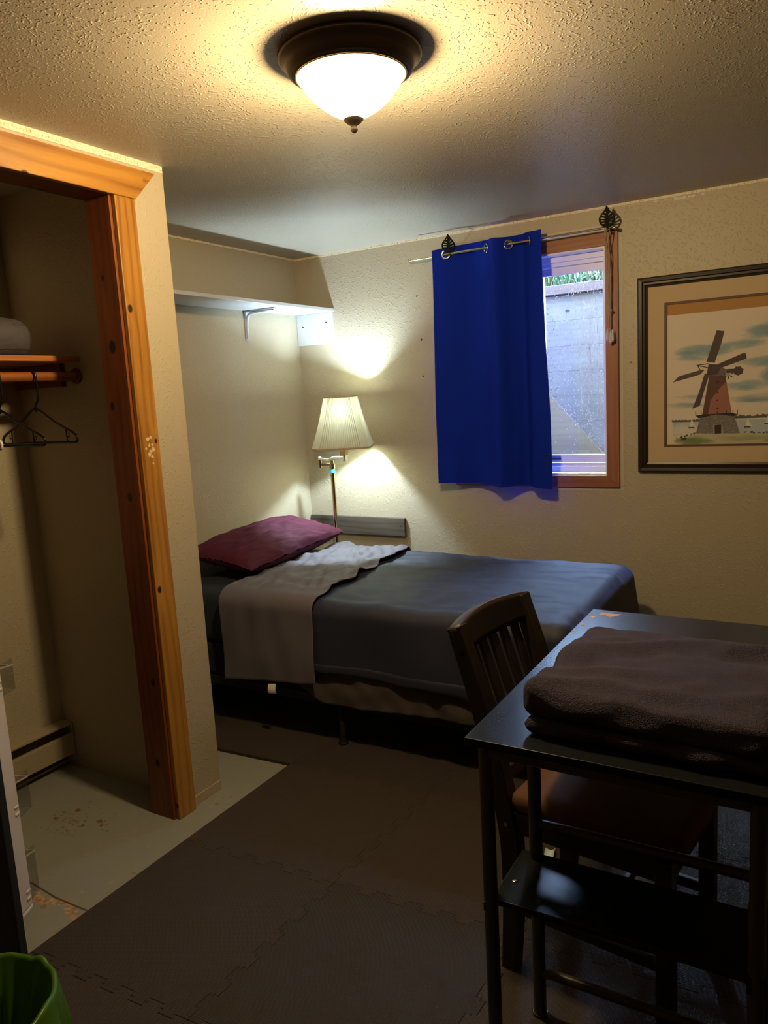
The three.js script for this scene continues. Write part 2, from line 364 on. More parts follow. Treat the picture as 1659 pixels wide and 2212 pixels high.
// ------------------------------------------------------------------ window, casing, outside
{
  const w = new THREE.Group(); w.name = 'window_1'; scene.add(w); w.userData.kind = 'structure'; w.userData.label = 'white vinyl sliding window with wet glass';
  const frame = (x0, x1, y0, y1, t, z0, z1, bev = 0.003, b = t, top = t) => merged([box(x0, x1, y0, y0 + b, z0, z1, bev), box(x0, x1, y1 - top, y1, z0, z1, bev), box(x0, x0 + t, y0 + b, y1 - top, z0, z1, bev), box(x1 - t, x1, y0 + b, y1 - top, z0, z1, bev)]);
  mesh('jamb_liner', frame(WX0, WX1, WY0, WY1, 0.008, -0.12, 0.004, 0.001), M.vinyl, w);
  mesh('outer_frame', frame(WX0 + 0.008, WX1 - 0.008, WY0 + 0.008, WY1 - 0.008, 0.016, -0.155, -0.06, 0.003, 0.03, 0.026), M.vinyl, w);
  mesh('track', frame(WX0 + 0.02, WX1 - 0.02, WY0 + 0.03, WY1 - 0.03, 0.004, -0.14, -0.075, 0.001, 0.02, 0.022), M.vinyl, w);
  for (const [name, x0, x1, z0] of [['sash', 1.38, WX1 - 0.024, -0.105], ['sash', WX0 + 0.024, 1.42, -0.135]]) {
    const s = mesh(name, frame(x0, x1, 1.034, 1.972, 0.012, z0, z0 + 0.024, 0.003, 0.038, 0.034), M.vinyl, w);
    mesh('pane', box(x0 + 0.010, x1 - 0.010, 1.068, 1.942, z0 + 0.0115, z0 + 0.0125), mat('#ffffff', 0.0, { transmission: 1, thickness: 0, ior: 1.5 }), s);
    if (z0 > -0.12) mesh('latch', box(1.40, 1.50, 1.048, 1.058, z0 + 0.024, z0 + 0.031, 0.003), M.black, s);
    if (z0 > -0.12) { // beads and runs of rain on the outer face
      const g = new THREE.SphereGeometry(1, 8, 6), drops = [];
      for (let i = 0; i < 1500; i++) { const x = x0 + 0.014 + Math.pow(rnd(), 0.7) * (x1 - x0 - 0.03), y = rr(1.08, 1.92); if (y < 1.35 - (x - 1.45) * 1.1 && rnd() < 0.9) continue; const r = rr(0.0008, 0.0024); drops.push([x, y, r, r * rr(0.9, 2.4)]); }
      for (let k = 0; k < 9; k++) { let x = rr(1.60, 1.70), y = rr(1.6, 1.92); for (let q = 0; q < 46; q++) { x += rr(-0.0016, 0.0016); y -= rr(0.004, 0.012); if (y < 1.1) break; drops.push([x, y, rr(0.0008, 0.0018), rr(0.003, 0.008)]); } }
      const im = new THREE.InstancedMesh(g, mat([0.9, 0.95, 1.0], 0.05, { transmission: 0.35, thickness: 0.002, ior: 1.33, specularIntensity: 1 }), drops.length), m4 = new THREE.Matrix4();
      drops.forEach(([x, y, rx, ry], i) => im.setMatrixAt(i, m4.makeScale(rx, ry, 0.0007).setPosition(x, y, z0 + 0.0110)));
      im.name = 'raindrop'; im.userData.kind = 'stuff'; s.add(im);
    }
  }
  const c = new THREE.Group(); c.name = 'trim_10'; scene.add(c); c.userData.kind = 'structure'; c.userData.label = 'pinkish pine casing round the window';
  const mitre = (pts, ax, off) => { const g = new THREE.ExtrudeGeometry(new THREE.Shape(pts.map(([a, b]) => new THREE.Vector2(a, b))), { depth: 0.012, bevelEnabled: true, bevelSize: 0.001, bevelThickness: 0.0015, bevelOffset: -0.001, bevelSegments: 1 }); g.translate(0, 0, 0.0035); return grain(metricUV(g), ax, off); };
  const a = 0.964, b = 1.808, lo = 0.924, hi = 2.085;
  mesh('head_casing', mitre([[a, hi], [WX0, WY1], [WX1, WY1], [b, hi]], 'x', 0.2), M.trimPine, c);
  mesh('sill_casing', mitre([[a, lo], [b, lo], [WX1, WY0], [WX0, WY0]], 'x', 0.9), M.trimPine, c);
  mesh('side_casing', mitre([[a, lo], [WX0, WY0], [WX0, WY1], [a, hi]], 'y', 0), M.trimPine, c);
  mesh('side_casing', mitre([[b, lo], [b, hi], [WX1, WY1], [WX1, WY0]], 'y', 0.5), M.trimPine, c);
}
{ // the window well and the ground outside
  const well = thing('window_well', 'weathered plank lined window well behind the wet glass', 'window well');
  const pk = [0, 1, 2].map((k) => mat('#ffffff', 0.85, { map: pineTex([0.355, 0.335, 0.335], [0.30, 0.28, 0.285], [0.39, 0.37, 0.37], 100 + 7 * k, [[0.08, 0.5, 0.012], [0.2, 0.9, 0.01], [0.05, 1.4, 0.012]]) }));
  const n = 9, y0 = 0.62, hh = (1.925 - y0) / n;
  for (let k = 0; k < n; k++) {
    mesh('plank', grain(box(0.55, 2.25, y0 + k * hh + 0.0004, y0 + (k + 1) * hh - 0.0004, -0.86 - 0.004 * (k % 2), -0.82, 0.0012), 'x', k * 0.31), pk[k % 3], well);
    for (const sx of [0, 1]) mesh('plank', grain(box(sx ? 2.20 : 0.55, sx ? 2.25 : 0.60, y0 + k * hh + 0.0004, y0 + (k + 1) * hh - 0.0004, -0.818, -0.17, 0.003), 'z', k * 0.23), pk[(k + 1) % 3], well);
  }
  mesh('cap_board', grain(box(0.5, 2.3, 1.927, 1.980, -0.90, -0.78, 0.004), 'x', 0.2), mat('#ffffff', 0.8, { map: pineTex([0.28, 0.22, 0.215], [0.22, 0.17, 0.17], [0.33, 0.27, 0.26], 131, []) }), well);
  mesh('gravel_bed', box(0.5, 2.3, 0.45, 0.618, -0.86, -0.165), mat([0.20, 0.19, 0.18], 0.95, { bumpMap: softBump, bumpScale: 0.01 }), well);
  const s = new THREE.Shape([[0.80, 0.625], [1.86, 0.625], [1.219, 1.353], [0.80, 1.83]].map(([a, b]) => new THREE.Vector2(a, b)));
  const g = new THREE.ExtrudeGeometry(s, { depth: 0.014, bevelEnabled: false }); g.translate(0, 0, -0.815);
  tag(mesh('plywood_offcut', grain(metricUV(g), 'x', 0.4), mat('#ffffff', 0.75, { map: pineTex([0.40, 0.345, 0.285], [0.35, 0.30, 0.24], [0.44, 0.385, 0.32], 151, []) })), 'tan plywood sheet with slanted edge leaning in the window well', 'plywood');
  struct('wall_exterior', box(-3, 6, H + 0.12, 5.2, -0.16, 0), mat([0.55, 0.53, 0.5], 0.8));
  const grd = merged([box(-3, 6, 0.4, 1.96, -6, -0.905), box(-3, 0.49, 0.4, 1.96, -0.905, -0.165), box(2.31, 6, 0.4, 1.96, -0.905, -0.165), box(0.49, 2.31, 0.4, 1.92, -0.904, -0.868), box(0.49, 0.548, 0.4, 1.96, -0.866, -0.165), box(2.252, 2.31, 0.4, 1.96, -0.866, -0.165)]);
  struct('ground', grd, mat([0.10, 0.13, 0.05], 0.95));
  const bl = new THREE.BufferGeometry();
  bl.setAttribute('position', new THREE.Float32BufferAttribute([-0.5, 0, 0, 0.5, 0, 0, -0.38, 0.5, 0.12, 0.38, 0.5, 0.12, 0, 1, 0.4], 3));
  bl.setIndex([0, 1, 2, 1, 3, 2, 2, 3, 4]); bl.computeVertexNormals();
  const N = 1500, im = new THREE.InstancedMesh(bl, mat('#ffffff', 0.6, { side: THREE.DoubleSide }), N), d = new THREE.Object3D(), col = new THREE.Color();
  for (let i = 0; i < N; i++) {
    d.position.set(rr(0.4, 2.4), 1.955, -0.91 - Math.pow(rnd(), 1.6) * 0.9); d.rotation.set(rr(-0.3, 0.5), rr(0, 6.28), rr(-0.5, 0.5)); d.scale.set(rr(0.008, 0.02), rr(0.12, 0.34), rr(0.1, 0.3)); d.updateMatrix(); im.setMatrixAt(i, d.matrix);
    const y = rnd(); im.setColorAt(i, y < 0.12 ? col.setRGB(0.06, 0.05, 0.006) : col.setRGB(rr(0.007, 0.02), rr(0.03, 0.06), rr(0.004, 0.012)));
  }
  im.name = 'grass'; im.userData.kind = 'stuff'; im.userData.label = 'long green grass growing above the window well'; im.userData.category = 'grass'; scene.add(im);
}

// ------------------------------------------------------------------ ceiling light
{
  const g = thing('ceiling_light', 'lit white glass bowl ceiling light with dark bronze pan', 'ceiling light', [1.682, 0, 2.012]);
  mesh('pan', lathe([[0.0, 2.199], [0.160, 2.199], [0.166, 2.194], [0.166, 2.187], [0.161, 2.183], [0.156, 2.179], [0.150, 2.171], [0.144, 2.159], [0.134, 2.152], [0.128, 2.150], [0.124, 2.153], [0.11, 2.157], [0.0, 2.158]], 72), M.bronze, g);
  const bowlPts = [[0.122, 2.150]]; for (let k = 0; k <= 16; k++) { const a = k / 16; bowlPts.push([0.1225 * Math.pow(1 - Math.pow(a, 1.55), 0.66) * (1 - 0.05 * Math.sin(a * Math.PI)), 2.148 - 0.092 * a]); }
  bowlPts.push([0.0001, 2.0555]);
  const bowl = mesh('glass_bowl', lathe(bowlPts, 64), mat([0.95, 0.9, 0.8], 0.4, { emissive: lin(1.0, 0.86, 0.62), emissiveIntensity: 3.0 }), g);
  bowl.userData.noShadow = true; bowl.userData.label = 'glowing white glass bowl';
  mesh('rim_ring', new THREE.TorusGeometry(0.1275, 0.0022, 8, 72).rotateX(Math.PI / 2).translate(0, 2.149, 0), M.brass, g);
  mesh('finial', lathe([[0.0, 2.060], [0.012, 2.060], [0.0235, 2.059], [0.0235, 2.056], [0.016, 2.049], [0.008, 2.044], [0.006, 2.041], [0.0085, 2.037], [0.0085, 2.033], [0.004, 2.028], [0.0, 2.027]], 24), mat([0.52, 0.40, 0.30], 0.4), g);
  const L = new THREE.PointLight(lin(...DOME_LIGHT.color), DOME_LIGHT.intensity, 0, 2);
  L.position.set(0, 2.098, 0); L.shadow.radius = 2.4; L.castShadow = true; L.name = 'ceiling_bulb'; g.add(L);
}

// ------------------------------------------------------------------ alcove shelf and rail
{
  const s = thing('wall_shelf', 'long white shelf in the alcove above the bed', 'shelf');
  mesh('board', box(0.001, 0.254, 1.888, 1.905, 0.001, CZ - 0.001, 0.002), M.white, s);
  const sup = mesh('end_support', box(0.001, 0.25, 1.717, 1.8875, 0.001, 0.017, 0.002), M.white, s);
  for (const [x, y] of [[0.045, 1.82], [0.205, 1.832]]) mesh('screw', new THREE.CylinderGeometry(0.0045, 0.0045, 0.002, 12).rotateX(Math.PI / 2).translate(x, y, 0.0175), M.black, sup);
  const bk = (z) => {
    const b = mesh('bracket', merged([box(0.001, 0.006, 1.735, 1.885, z - 0.011, z + 0.011, 0.002), box(0.001, 0.20, 1.881, 1.887, z - 0.011, z + 0.011, 0.002)].concat(tube([[0.008, 1.745, z], [0.009, 1.82, z], [0.022, 1.862, z], [0.06, 1.874, z], [0.185, 1.881, z]], 0.0075, 28, 10).toNonIndexed())), M.white, s);
    for (const y of [1.85, 1.752]) mesh('screw', new THREE.SphereGeometry(0.0042, 10, 6).translate(0.0085, y, z + 0.0), M.black, b);
  };
  bk(0.46); bk(1.3);
  tag(mesh('wall_rail', grain(box(0.006, 0.642, 0.632, 0.737, 0.0005, 0.021, 0.004), 'x', 0), M.greyWood), 'weathered grey board fixed low on the window wall', 'board');
  mesh('screw', new THREE.SphereGeometry(0.004, 8, 6).scale(1, 1, 0.4).translate(0.615, 0.69, 0.021), M.black, scene.children[scene.children.length - 1]);
}

// ------------------------------------------------------------------ floor lamp
{
  const g = thing('floor_lamp', 'brass swing arm floor lamp with pleated cream shade', 'floor lamp', [0.268, 0, 0.142]);
  mesh('base', lathe([[0, 0], [0.12, 0], [0.122, 0.008], [0.118, 0.018], [0.06, 0.026], [0.02, 0.032], [0.013, 0.05], [0, 0.05]], 48), M.brass, g);
  mesh('pole', merged([rod([0, 0.045, 0], [0, 1.03, 0], 0.0125, 20), rod([0, 1.03, 0], [0, 1.055, 0], 0.016, 20)]), M.brass, g);
  mesh('tape', new THREE.CylinderGeometry(0.0145, 0.0145, 0.022, 20).translate(0, 1.012, 0), mat([0.04, 0.22, 0.62], 0.5), g).userData.label = 'band of blue tape';
  const J = [-0.066, 0, 0.022], S = [0.137, 0, 0.078];
  mesh('lower_arm', merged([bar([0, 1.05, 0], [J[0], 1.052, J[2]], 0.016, 0.016), rod([J[0], 1.035, J[2]], [J[0], 1.082, J[2]], 0.0105), rod([0, 1.05, 0], [0, 1.072, 0], 0.012)]), M.brass, g);
  mesh('upper_arm', merged([tube([[J[0], 1.083, J[2]], [lerp(J[0], S[0], 0.35), 1.080, lerp(J[2], S[2], 0.35)], [lerp(J[0], S[0], 0.6), 1.092, lerp(J[2], S[2], 0.6)], [S[0], 1.094, S[2]]], 0.0085, 24, 10).toNonIndexed(), new THREE.SphereGeometry(0.0115, 14, 10).translate(J[0], 1.086, J[2]).toNonIndexed(), rod([S[0], 1.075, S[2]], [S[0], 1.105, S[2]], 0.0095).toNonIndexed()]), mat([0.80, 0.74, 0.60], 0.25, { metalness: 0.9 }), g);
  mesh('socket_cover', new RoundedBoxGeometry(0.036, 0.044, 0.036, 2, 0.003).translate(S[0], 1.127, S[2]), M.brass, g);
  mesh('socket', rod([S[0], 1.148, S[2]], [S[0], 1.255, S[2]], 0.014), M.brass, g);
  // pleated shade: a rectangle with cut corners, wider below
  const yB = 1.152, yT = 1.418;
  const ca = Math.cos(0.46), sa = Math.sin(0.46);
  const outline = (hx, hz, c) => [[hx, -hz + c], [hx, hz - c], [hx - c, hz], [-hx + c, hz], [-hx, hz - c], [-hx, -hz + c], [-hx + c, -hz], [hx - c, -hz]].map(([a, b]) => [a * ca + b * sa, b * ca - a * sa]);
  const loop = (hx, hz, c, y, per) => {
    const o = outline(hx, hz, c), out = []; let n = 0;
    for (let k = 0; k < 8; k++) { const a = o[k], b = o[(k + 1) % 8]; for (let q = 0; q < per[k]; q++) { const t = q / per[k], d = (n++ % 2) * 0.0045, l = Math.hypot(b[0] - a[0], b[1] - a[1]); out.push(V(S[0] + lerp(a[0], b[0], t) + (b[1] - a[1]) / l * -d * -1, y, S[2] + lerp(a[1], b[1], t) - (b[0] - a[0]) / l * d)); } }
    out.push(out[0].clone()); return out;
  };
  const per = [38, 10, 38, 10, 38, 10, 38, 10], top = loop(0.080, 0.080, 0.020, yT, per), bot = loop(0.152, 0.152, 0.036, yB, per), n = top.length - 1;
  const sg = cloth(n, 8, (s, t) => { const i = Math.round(s * n), p = bot[i].clone().lerp(top[i], t); const w = -0.006 * Math.sin(t * Math.PI); const cx = p.x - S[0], cz = p.z - S[2], l = Math.hypot(cx, cz); p.x += cx / l * w; p.z += cz / l * w; return p; }, 0);
  const shade = mesh('shade', sg.toNonIndexed(), mat([0.42, 0.38, 0.25], 1.0, { transmission: 0.04, thickness: 0, side: THREE.DoubleSide }), g);
  shade.geometry.computeVertexNormals();
  for (const [y, hx, hz, c] of [[yT, 0.081, 0.081, 0.020], [yB, 0.153, 0.153, 0.036]]) {
    const pts = outline(hx, hz, c).map(([x, z]) => [x + S[0], y, z + S[2]]), list = [];
    for (let k = 0; k < 8; k++) list.push(bar(pts[k], pts[(k + 1) % 8], 0.005, 0.011));
    mesh('trim_band', mergeGeometries(list), mat([0.52, 0.42, 0.28], 0.8), shade);
  }
  const bulb = mesh('bulb', new THREE.SphereGeometry(0.03, 20, 14).scale(1, 1.25, 1).translate(S[0], 1.335, S[2]), mat([0.95, 0.97, 1], 0.4, { emissive: lin(...LAMP_LIGHT.color), emissiveIntensity: 5 }), g);
  bulb.userData.noShadow = true;
  mesh('harp', tube([[S[0] - 0.02, 1.252, S[2]], [S[0] - 0.05, 1.31, S[2]], [S[0] - 0.045, 1.38, S[2]], [S[0], 1.415, S[2]], [S[0] + 0.045, 1.38, S[2]], [S[0] + 0.05, 1.31, S[2]], [S[0] + 0.02, 1.252, S[2]]], 0.0016, 40, 6), M.brass, g);
  const L = new THREE.PointLight(lin(...LAMP_LIGHT.color), LAMP_LIGHT.intensity, 0, 2);
  L.position.set(S[0], 1.335, S[2]); L.shadow.radius = 1.2; L.castShadow = true; L.name = 'lamp_bulb'; g.add(L);
}

// ------------------------------------------------------------------ bed
const BY = 0.62, BX0 = 0.03, BX1 = 1.90, BZ0 = 0.285, BZ1 = 1.245;
{
  const b = thing('bed', 'single bed with dark mattress and black metal frame', 'bed');
  mesh('mattress', softSlab(BX1 - BX0, 0.24, BZ1 - BZ0 - 0.02, 0.05, [30, 6, 20], (q) => { q.y += 0.003 * n2(q.x * 4, q.z * 4); }).translate((BX0 + BX1) / 2, BY - 0.135, (BZ0 + BZ1) / 2), mat([0.014, 0.018, 0.034], 0.85, { bumpMap: fabricBump, bumpScale: 0.0006 }), b);
  mesh('box_spring', box(BX0 + 0.01, BX1 - 0.01, 0.215, 0.365, BZ0 + 0.02, BZ1 - 0.02, 0.02), mat([0.010, 0.010, 0.012], 0.9), b);
  mesh('frame', merged([box(BX0, BX1, 0.175, 0.213, BZ1 - 0.05, BZ1 - 0.02, 0.003), box(BX0, BX1, 0.175, 0.213, BZ0 + 0.02, BZ0 + 0.05, 0.003), box(0.95, 0.985, 0.175, 0.21, BZ0 + 0.05, BZ1 - 0.05, 0.003), box(BX0, BX0 + 0.03, 0.175, 0.21, BZ0 + 0.05, BZ1 - 0.05, 0.003), box(BX1 - 0.03, BX1, 0.175, 0.21, BZ0 + 0.05, BZ1 - 0.05, 0.003)]), M.black, b);
  for (const x of [0.12, 0.972, 1.80]) for (const z of [BZ0 + 0.06, BZ1 - 0.03]) mesh('leg', lathe([[0, 0.013], [0.02, 0.013], [0.021, 0.02], [0.013, 0.03], [0.013, 0.176], [0, 0.176]], 16).translate(x, 0, z), M.black, b);
}
// cloth laid over a box: flat on top, rounded over the edge, hanging below it
function drape(u, v, o) {
  const rho = o.rho, x0 = o.x0 ?? -9, x1 = o.x1 - rho, z0 = o.z0 + rho, z1 = o.z1 - rho;
  const uc = Math.min(Math.max(u, x0), x1), vc = Math.min(Math.max(v, z0), z1), ou = u - uc, ov = v - vc, d = Math.hypot(ou, ov);
  const p = V(uc, o.y, vc);
  if (d > 1e-9) {
    const nx = ou / d, nz = ov / d, q = rho * Math.PI / 2;
    let h, y;
    if (d < q) { h = rho * Math.sin(d / rho); y = -rho * (1 - Math.cos(d / rho)); } else {
      const e = d - q; h = rho + e * (o.flare + 0.13 * Math.max(0, nx)) + o.wave * Math.min(1, e / 0.15) * (0.6 * n2((uc + nx * 0.3) * o.wf, vc * 1.1 + nz) + 0.5 * Math.sin((uc * 9 + Math.atan2(nz, nx) * 4))) ; y = -rho - e;
    }
    p.x += nx * h; p.z += nz * h; p.y += y;
  }
  return p;
}
{
  const navy = mat([0.019, 0.023, 0.048], 0.62, { bumpMap: fabricBump, bumpScale: 0.0004, sheen: 1, sheenRoughness: 0.45, sheenColor: lin(0.25, 0.40, 0.90) });
  const bo = { rho: 0.055, x1: BX1 + 0.035, z0: BZ0 - 0.012, z1: BZ1 + 0.022, y: BY, flare: 0.03, wave: 0.016, wf: 3 };
  const U0 = 0.52, U1 = BX1 + 0.27, V0 = BZ0 - 0.20, V1 = BZ1 + 0.29;
  const wrinkle = (p, u, v) => { p.y += 0.007 * n2(u * 2.2, v * 2.6 + 4) + 0.0035 * n2(u * 5 + 9, v * 9) + 0.004 * Math.max(0, n2(u * 1.2 + 20, v * 7)) ** 2; return p; };
  const bl = mesh('blanket', cloth(170, 130, (s, t) => { const u = lerp(U0, U1, s), v = lerp(V0, V1 - 0.012 * Math.sin(s * 5), t); return wrinkle(drape(u, v, bo), u, v); }, -0.006, [1.7, 1.4]), navy);
  tag(bl, 'dark slate blue blanket spread over the bed', 'blanket');
  // stitched hem along the front
  mesh('hem', cloth(120, 4, (s, t) => { const u = lerp(U0, U1 - 0.3, s), v = lerp(V1 - 0.045, V1 - 0.002 - 0.012 * Math.sin(s * 5), t), p = wrinkle(drape(u, v, bo), u, v); p.z += 0.009 + 0.002 * Math.sin(t * Math.PI); return p; }, 0.004, [1.7, 0.05]), navy, bl);
  const taupe = mat([0.07, 0.055, 0.055], 0.9, { bumpMap: fabricBump, bumpScale: 0.0005 });
  const so = { ...bo, rho: 0.05, x1: BX1 + 0.012, z0: BZ0 + 0.004, z1: BZ1 + 0.008, y: BY - 0.010, wave: 0.010, wf: 5 };
  tag(mesh('bed_sheet', cloth(150, 60, (s, t) => { const u = lerp(0.80, BX1 - 0.06, s), v = lerp(BZ1 - 0.06, BZ1 + 0.385 + 0.012 * Math.sin(s * 7) - 0.05 * sstep(0.12, 0, s), t), p = drape(u, v, so); p.z += 0.006 * n2(u * 9, v * 7) * sstep(0.5, 0.9, t); return p; }, 0.003, [1.4, 0.7]), taupe), 'taupe sheet hanging out below the blanket hem', 'sheet');
  // turned down sheet, laid across the blanket near the pillow
  const lav = mat([0.122, 0.108, 0.135], 0.7, { bumpMap: fabricBump, bumpScale: 0.0005, sheen: 0.25, sheenColor: lin(0.2, 0.2, 0.24), sheenRoughness: 0.6 });
  const fo = { ...bo, rho: 0.07, z0: BZ0 - 0.03, z1: BZ1 + 0.052, y: BY + 0.022, wave: 0.006, wf: 4, flare: 0.02 };
  const fold = mesh('turned_down_sheet', cloth(90, 150, (s, t) => {
    const v = lerp(BZ0 - 0.1, BZ1 + 0.372 + 0.045 * (1 - s), t), k = sstep(0.1, 0.75, t);
    const u = lerp(lerp(0.375, 0.43, k) + 0.006 * Math.sin(t * 9), lerp(0.82, 0.915, k) + 0.022 * n2(t * 5, 3) * (1 - sstep(0.6, 0.75, t)), s);
    const p = drape(u, v, fo); const onTop = 1 - sstep(0.62, 0.74, t);
    p.y += onTop * (0.010 * n2(u * 3, v * 5 + 8) + 0.010 * Math.max(0, n2(u * 9 + v * 5, v * 2.5 + 30)) + 0.006 * n2(u * 14 - v * 6, v * 5)) + 0.006 * sstep(0.8, 1, s) * onTop;
    p.z += (1 - onTop) * 0.006 * n2(u * 6, v * 3); return p;
  }, 0.004, [0.5, 1.4]), lav);
  tag(fold, 'pale grey sheet turned down across the bed', 'sheet');
  const tg = mesh('care_tag', cloth(4, 5, (s, t) => V(0.672 + 0.040 * s + 0.008 * t, 0.258 - 0.038 * t + 0.006 * s, 1.302 + 0.012 * Math.sin(t * 2.2)), 0.0015), mat([0.75, 0.70, 0.62], 0.7), fold); tg.userData.label = 'small white care tag';
}
{ // pillow
  const pill = (s, t, side) => {
    const a = s * 2 - 1, b = t * 2 - 1, e = Math.max(0, (1 - Math.abs(a) ** 2.6)) ** 0.55 * Math.max(0, (1 - Math.abs(b) ** 3)) ** 0.55;
    const pin = 1 - 0.07 * (1 - Math.abs(a)) * b * b - 0.05 * (1 - Math.abs(b)) * a * a;
    const x = 0.205 * a * pin, z = 0.415 * b * pin;
    const wr = 0.010 * n2(a * 2.5 + 5, b * 3) * e + 0.006 * Math.abs(n2(a * 5, b * 2.2 + 9)) * (1 - e) + 0.004 * n2(a * 8 + b * 3, b * 3 - 4);
    return V(x, side * (0.082 * e) + (side > 0 ? wr : 0), z);
  };
  const A = cloth(56, 72, (s, t) => pill(s, t, 1), 0, [0.5, 0.8]), B = cloth(56, 72, (s, t) => pill(1 - s, t, -1), 0, [0.5, 0.8]);
  const g = mergeVertices(mergeGeometries([A, B]), 1e-4); g.computeVertexNormals();
  const p = mesh('pillow', g, mat([0.078, 0.011, 0.030], 0.85, { bumpMap: fabricBump, bumpScale: 0.0005, specularIntensity: 0.5 }));
  p.position.set(0.215, BY + 0.092, 0.675); p.rotation.set(0.03, 0.05, -0.14);
  tag(p, 'dark purple pillow at the head of the bed', 'pillow');
}

// ------------------------------------------------------------------ curtain, rod, leaf brackets, cord
const RY = 2.085, RZ = 0.085;
{
  const r = thing('curtain_rod', 'thin brass curtain rod held by two black leaf brackets', 'curtain rod');
  mesh('rod', rod([0.79, RY - 0.004, RZ], [1.808, RY + 0.004, RZ], 0.0055, 14), M.brass, r);
  for (const x of [0.787, 1.811]) mesh('end_cap', new THREE.SphereGeometry(0.008, 12, 8).scale(1.1, 1, 1).translate(x, RY, RZ), M.brass, r);
  const leafM = mat([0.006, 0.006, 0.006], 0.7, { specularIntensity: 0.3 });
  const leaf = (cx, sc, tiltX) => {
    const s = new THREE.Shape(); s.moveTo(0, 0);
    s.bezierCurveTo(-0.020, 0.004, -0.038, 0.022, -0.034, 0.044); s.bezierCurveTo(-0.030, 0.062, -0.008, 0.068, -0.002, 0.094);
    s.bezierCurveTo(0.010, 0.082, 0.010, 0.076, 0.014, 0.070); s.bezierCurveTo(0.030, 0.056, 0.040, 0.038, 0.030, 0.022); s.bezierCurveTo(0.024, 0.010, 0.012, 0.002, 0, 0);
    const slit = (x0, y0, x1, y1, w) => { const dx = x1 - x0, dy = y1 - y0, l = Math.hypot(dx, dy), nx = -dy / l * w, ny = dx / l * w; s.holes.push(new THREE.Path([[x0, y0], [lerp(x0, x1, 0.5) + nx, lerp(y0, y1, 0.5) + ny], [x1 + nx * 0.8, y1 + ny * 0.8], [x1 - nx * 0.8, y1 - ny * 0.8], [lerp(x0, x1, 0.5) - nx, lerp(y0, y1, 0.5) - ny]].map(([a, b]) => new THREE.Vector2(a, b)))); };
    slit(-0.005, 0.020, -0.022, 0.022, 0.003); slit(-0.005, 0.030, -0.028, 0.033, 0.0032); slit(-0.005, 0.040, -0.028, 0.045, 0.0032); slit(-0.004, 0.050, -0.021, 0.057, 0.003); slit(-0.002, 0.062, -0.010, 0.070, 0.0022);
    slit(0.006, 0.020, 0.022, 0.020, 0.004); slit(0.006, 0.030, 0.029, 0.033, 0.0035); slit(0.005, 0.040, 0.025, 0.049, 0.0035); slit(0.004, 0.050, 0.016, 0.062, 0.0028);
    const g = new THREE.ExtrudeGeometry(s, { depth: 0.004, bevelEnabled: true, bevelSize: 0.001, bevelThickness: 0.001, bevelSegments: 1, curveSegments: 10 });
    g.scale(sc, sc, 1); g.rotateY(tiltX); g.translate(cx, RY + 0.002, RZ + 0.010);
    const b = mesh('leaf_bracket', g, leafM, r);
    b.userData.label = 'black cut out metal leaf';
    mesh('arm', merged([rod([cx, RY + 0.006, 0.001], [cx, RY + 0.006, RZ + 0.012], 0.004, 8), rod([cx, RY - 0.006, 0.001], [cx, RY + 0.03, 0.001], 0.007, 8), rod([cx, RY - 0.012, RZ], [cx, RY - 0.006, RZ], 0.009, 10)]), M.black, b);
  };
  leaf(1.012, 0.94, 0.25); leaf(1.782, 0.98, 0.1);
  // curtain: crosses the rod at each eyelet
  const ey = [0.993, 1.205, 1.320, 1.420], xs = [0.922, 0.993, 1.10, 1.205, 1.262, 1.320, 1.372, 1.420, 1.492], zs = [0.014, 0.0, -0.034, 0.0, 0.055, 0.0, -0.036, 0.0, 0.045];
  const cz = new THREE.CatmullRomCurve3(xs.map((x, i) => V(x, 0, zs[i])), false, 'catmullrom', 0.5);
  const xb = [0.902, 0.985, 1.10, 1.185, 1.262, 1.33, 1.385, 1.43, 1.518], zb = [0.012, 0.000, -0.026, -0.006, 0.060, 0.010, -0.018, 0.030, 0.040];
  const cb = new THREE.CatmullRomCurve3(xb.map((x, i) => V(x, 0, zb[i])), false, 'catmullrom', 0.5);
  const cu = thing('curtain', 'royal blue eyelet curtain drawn over half the window', 'curtain');
  mesh('fabric', cloth(160, 60, (s, t) => {
    const a = cz.getPoint(s), b = cb.getPoint(s), k = sstep(0.0, 0.9, t), p = a.lerp(b, k);
    const top = 2.120 + 0.010 * (s - 0.5) - 0.006 * Math.cos(s * 12), bot = 0.944 + 0.004 * Math.sin(s * 11) - 0.014 * s;
    return V(p.x + 0.004 * n2(s * 4, t * 2) * t, lerp(top, bot, t), RZ + p.z + 0.004 * n2(s * 6 + 3, t * 3) * t);
  }, 0.0018, [0.9, 1.2]), mat([0.003, 0.020, 0.36], 0.85, { bumpMap: fabricBump, bumpScale: 0.0003, specularIntensity: 0.25 }), cu);
  ey.forEach((x, i) => { const t = new THREE.TorusGeometry(0.019, 0.0048, 10, 32); t.scale(1, 1, 0.7); const m = mesh('eyelet', t, M.nickel, cu); m.position.set(x, RY - 0.003, RZ + [0.004, 0.003, 0.003, 0.0][i]); m.rotation.y = [0.30, -0.75, 0.55, -1.0][i]; });
  // tie cord hung over the rod end
  const ct = thing('tie_cord', 'twisted grey tie back cord with tassel ends hanging by window casing', 'cord');
  const cm = mat([0.30, 0.24, 0.17], 0.8), tm = mat([0.50, 0.46, 0.47], 0.85);
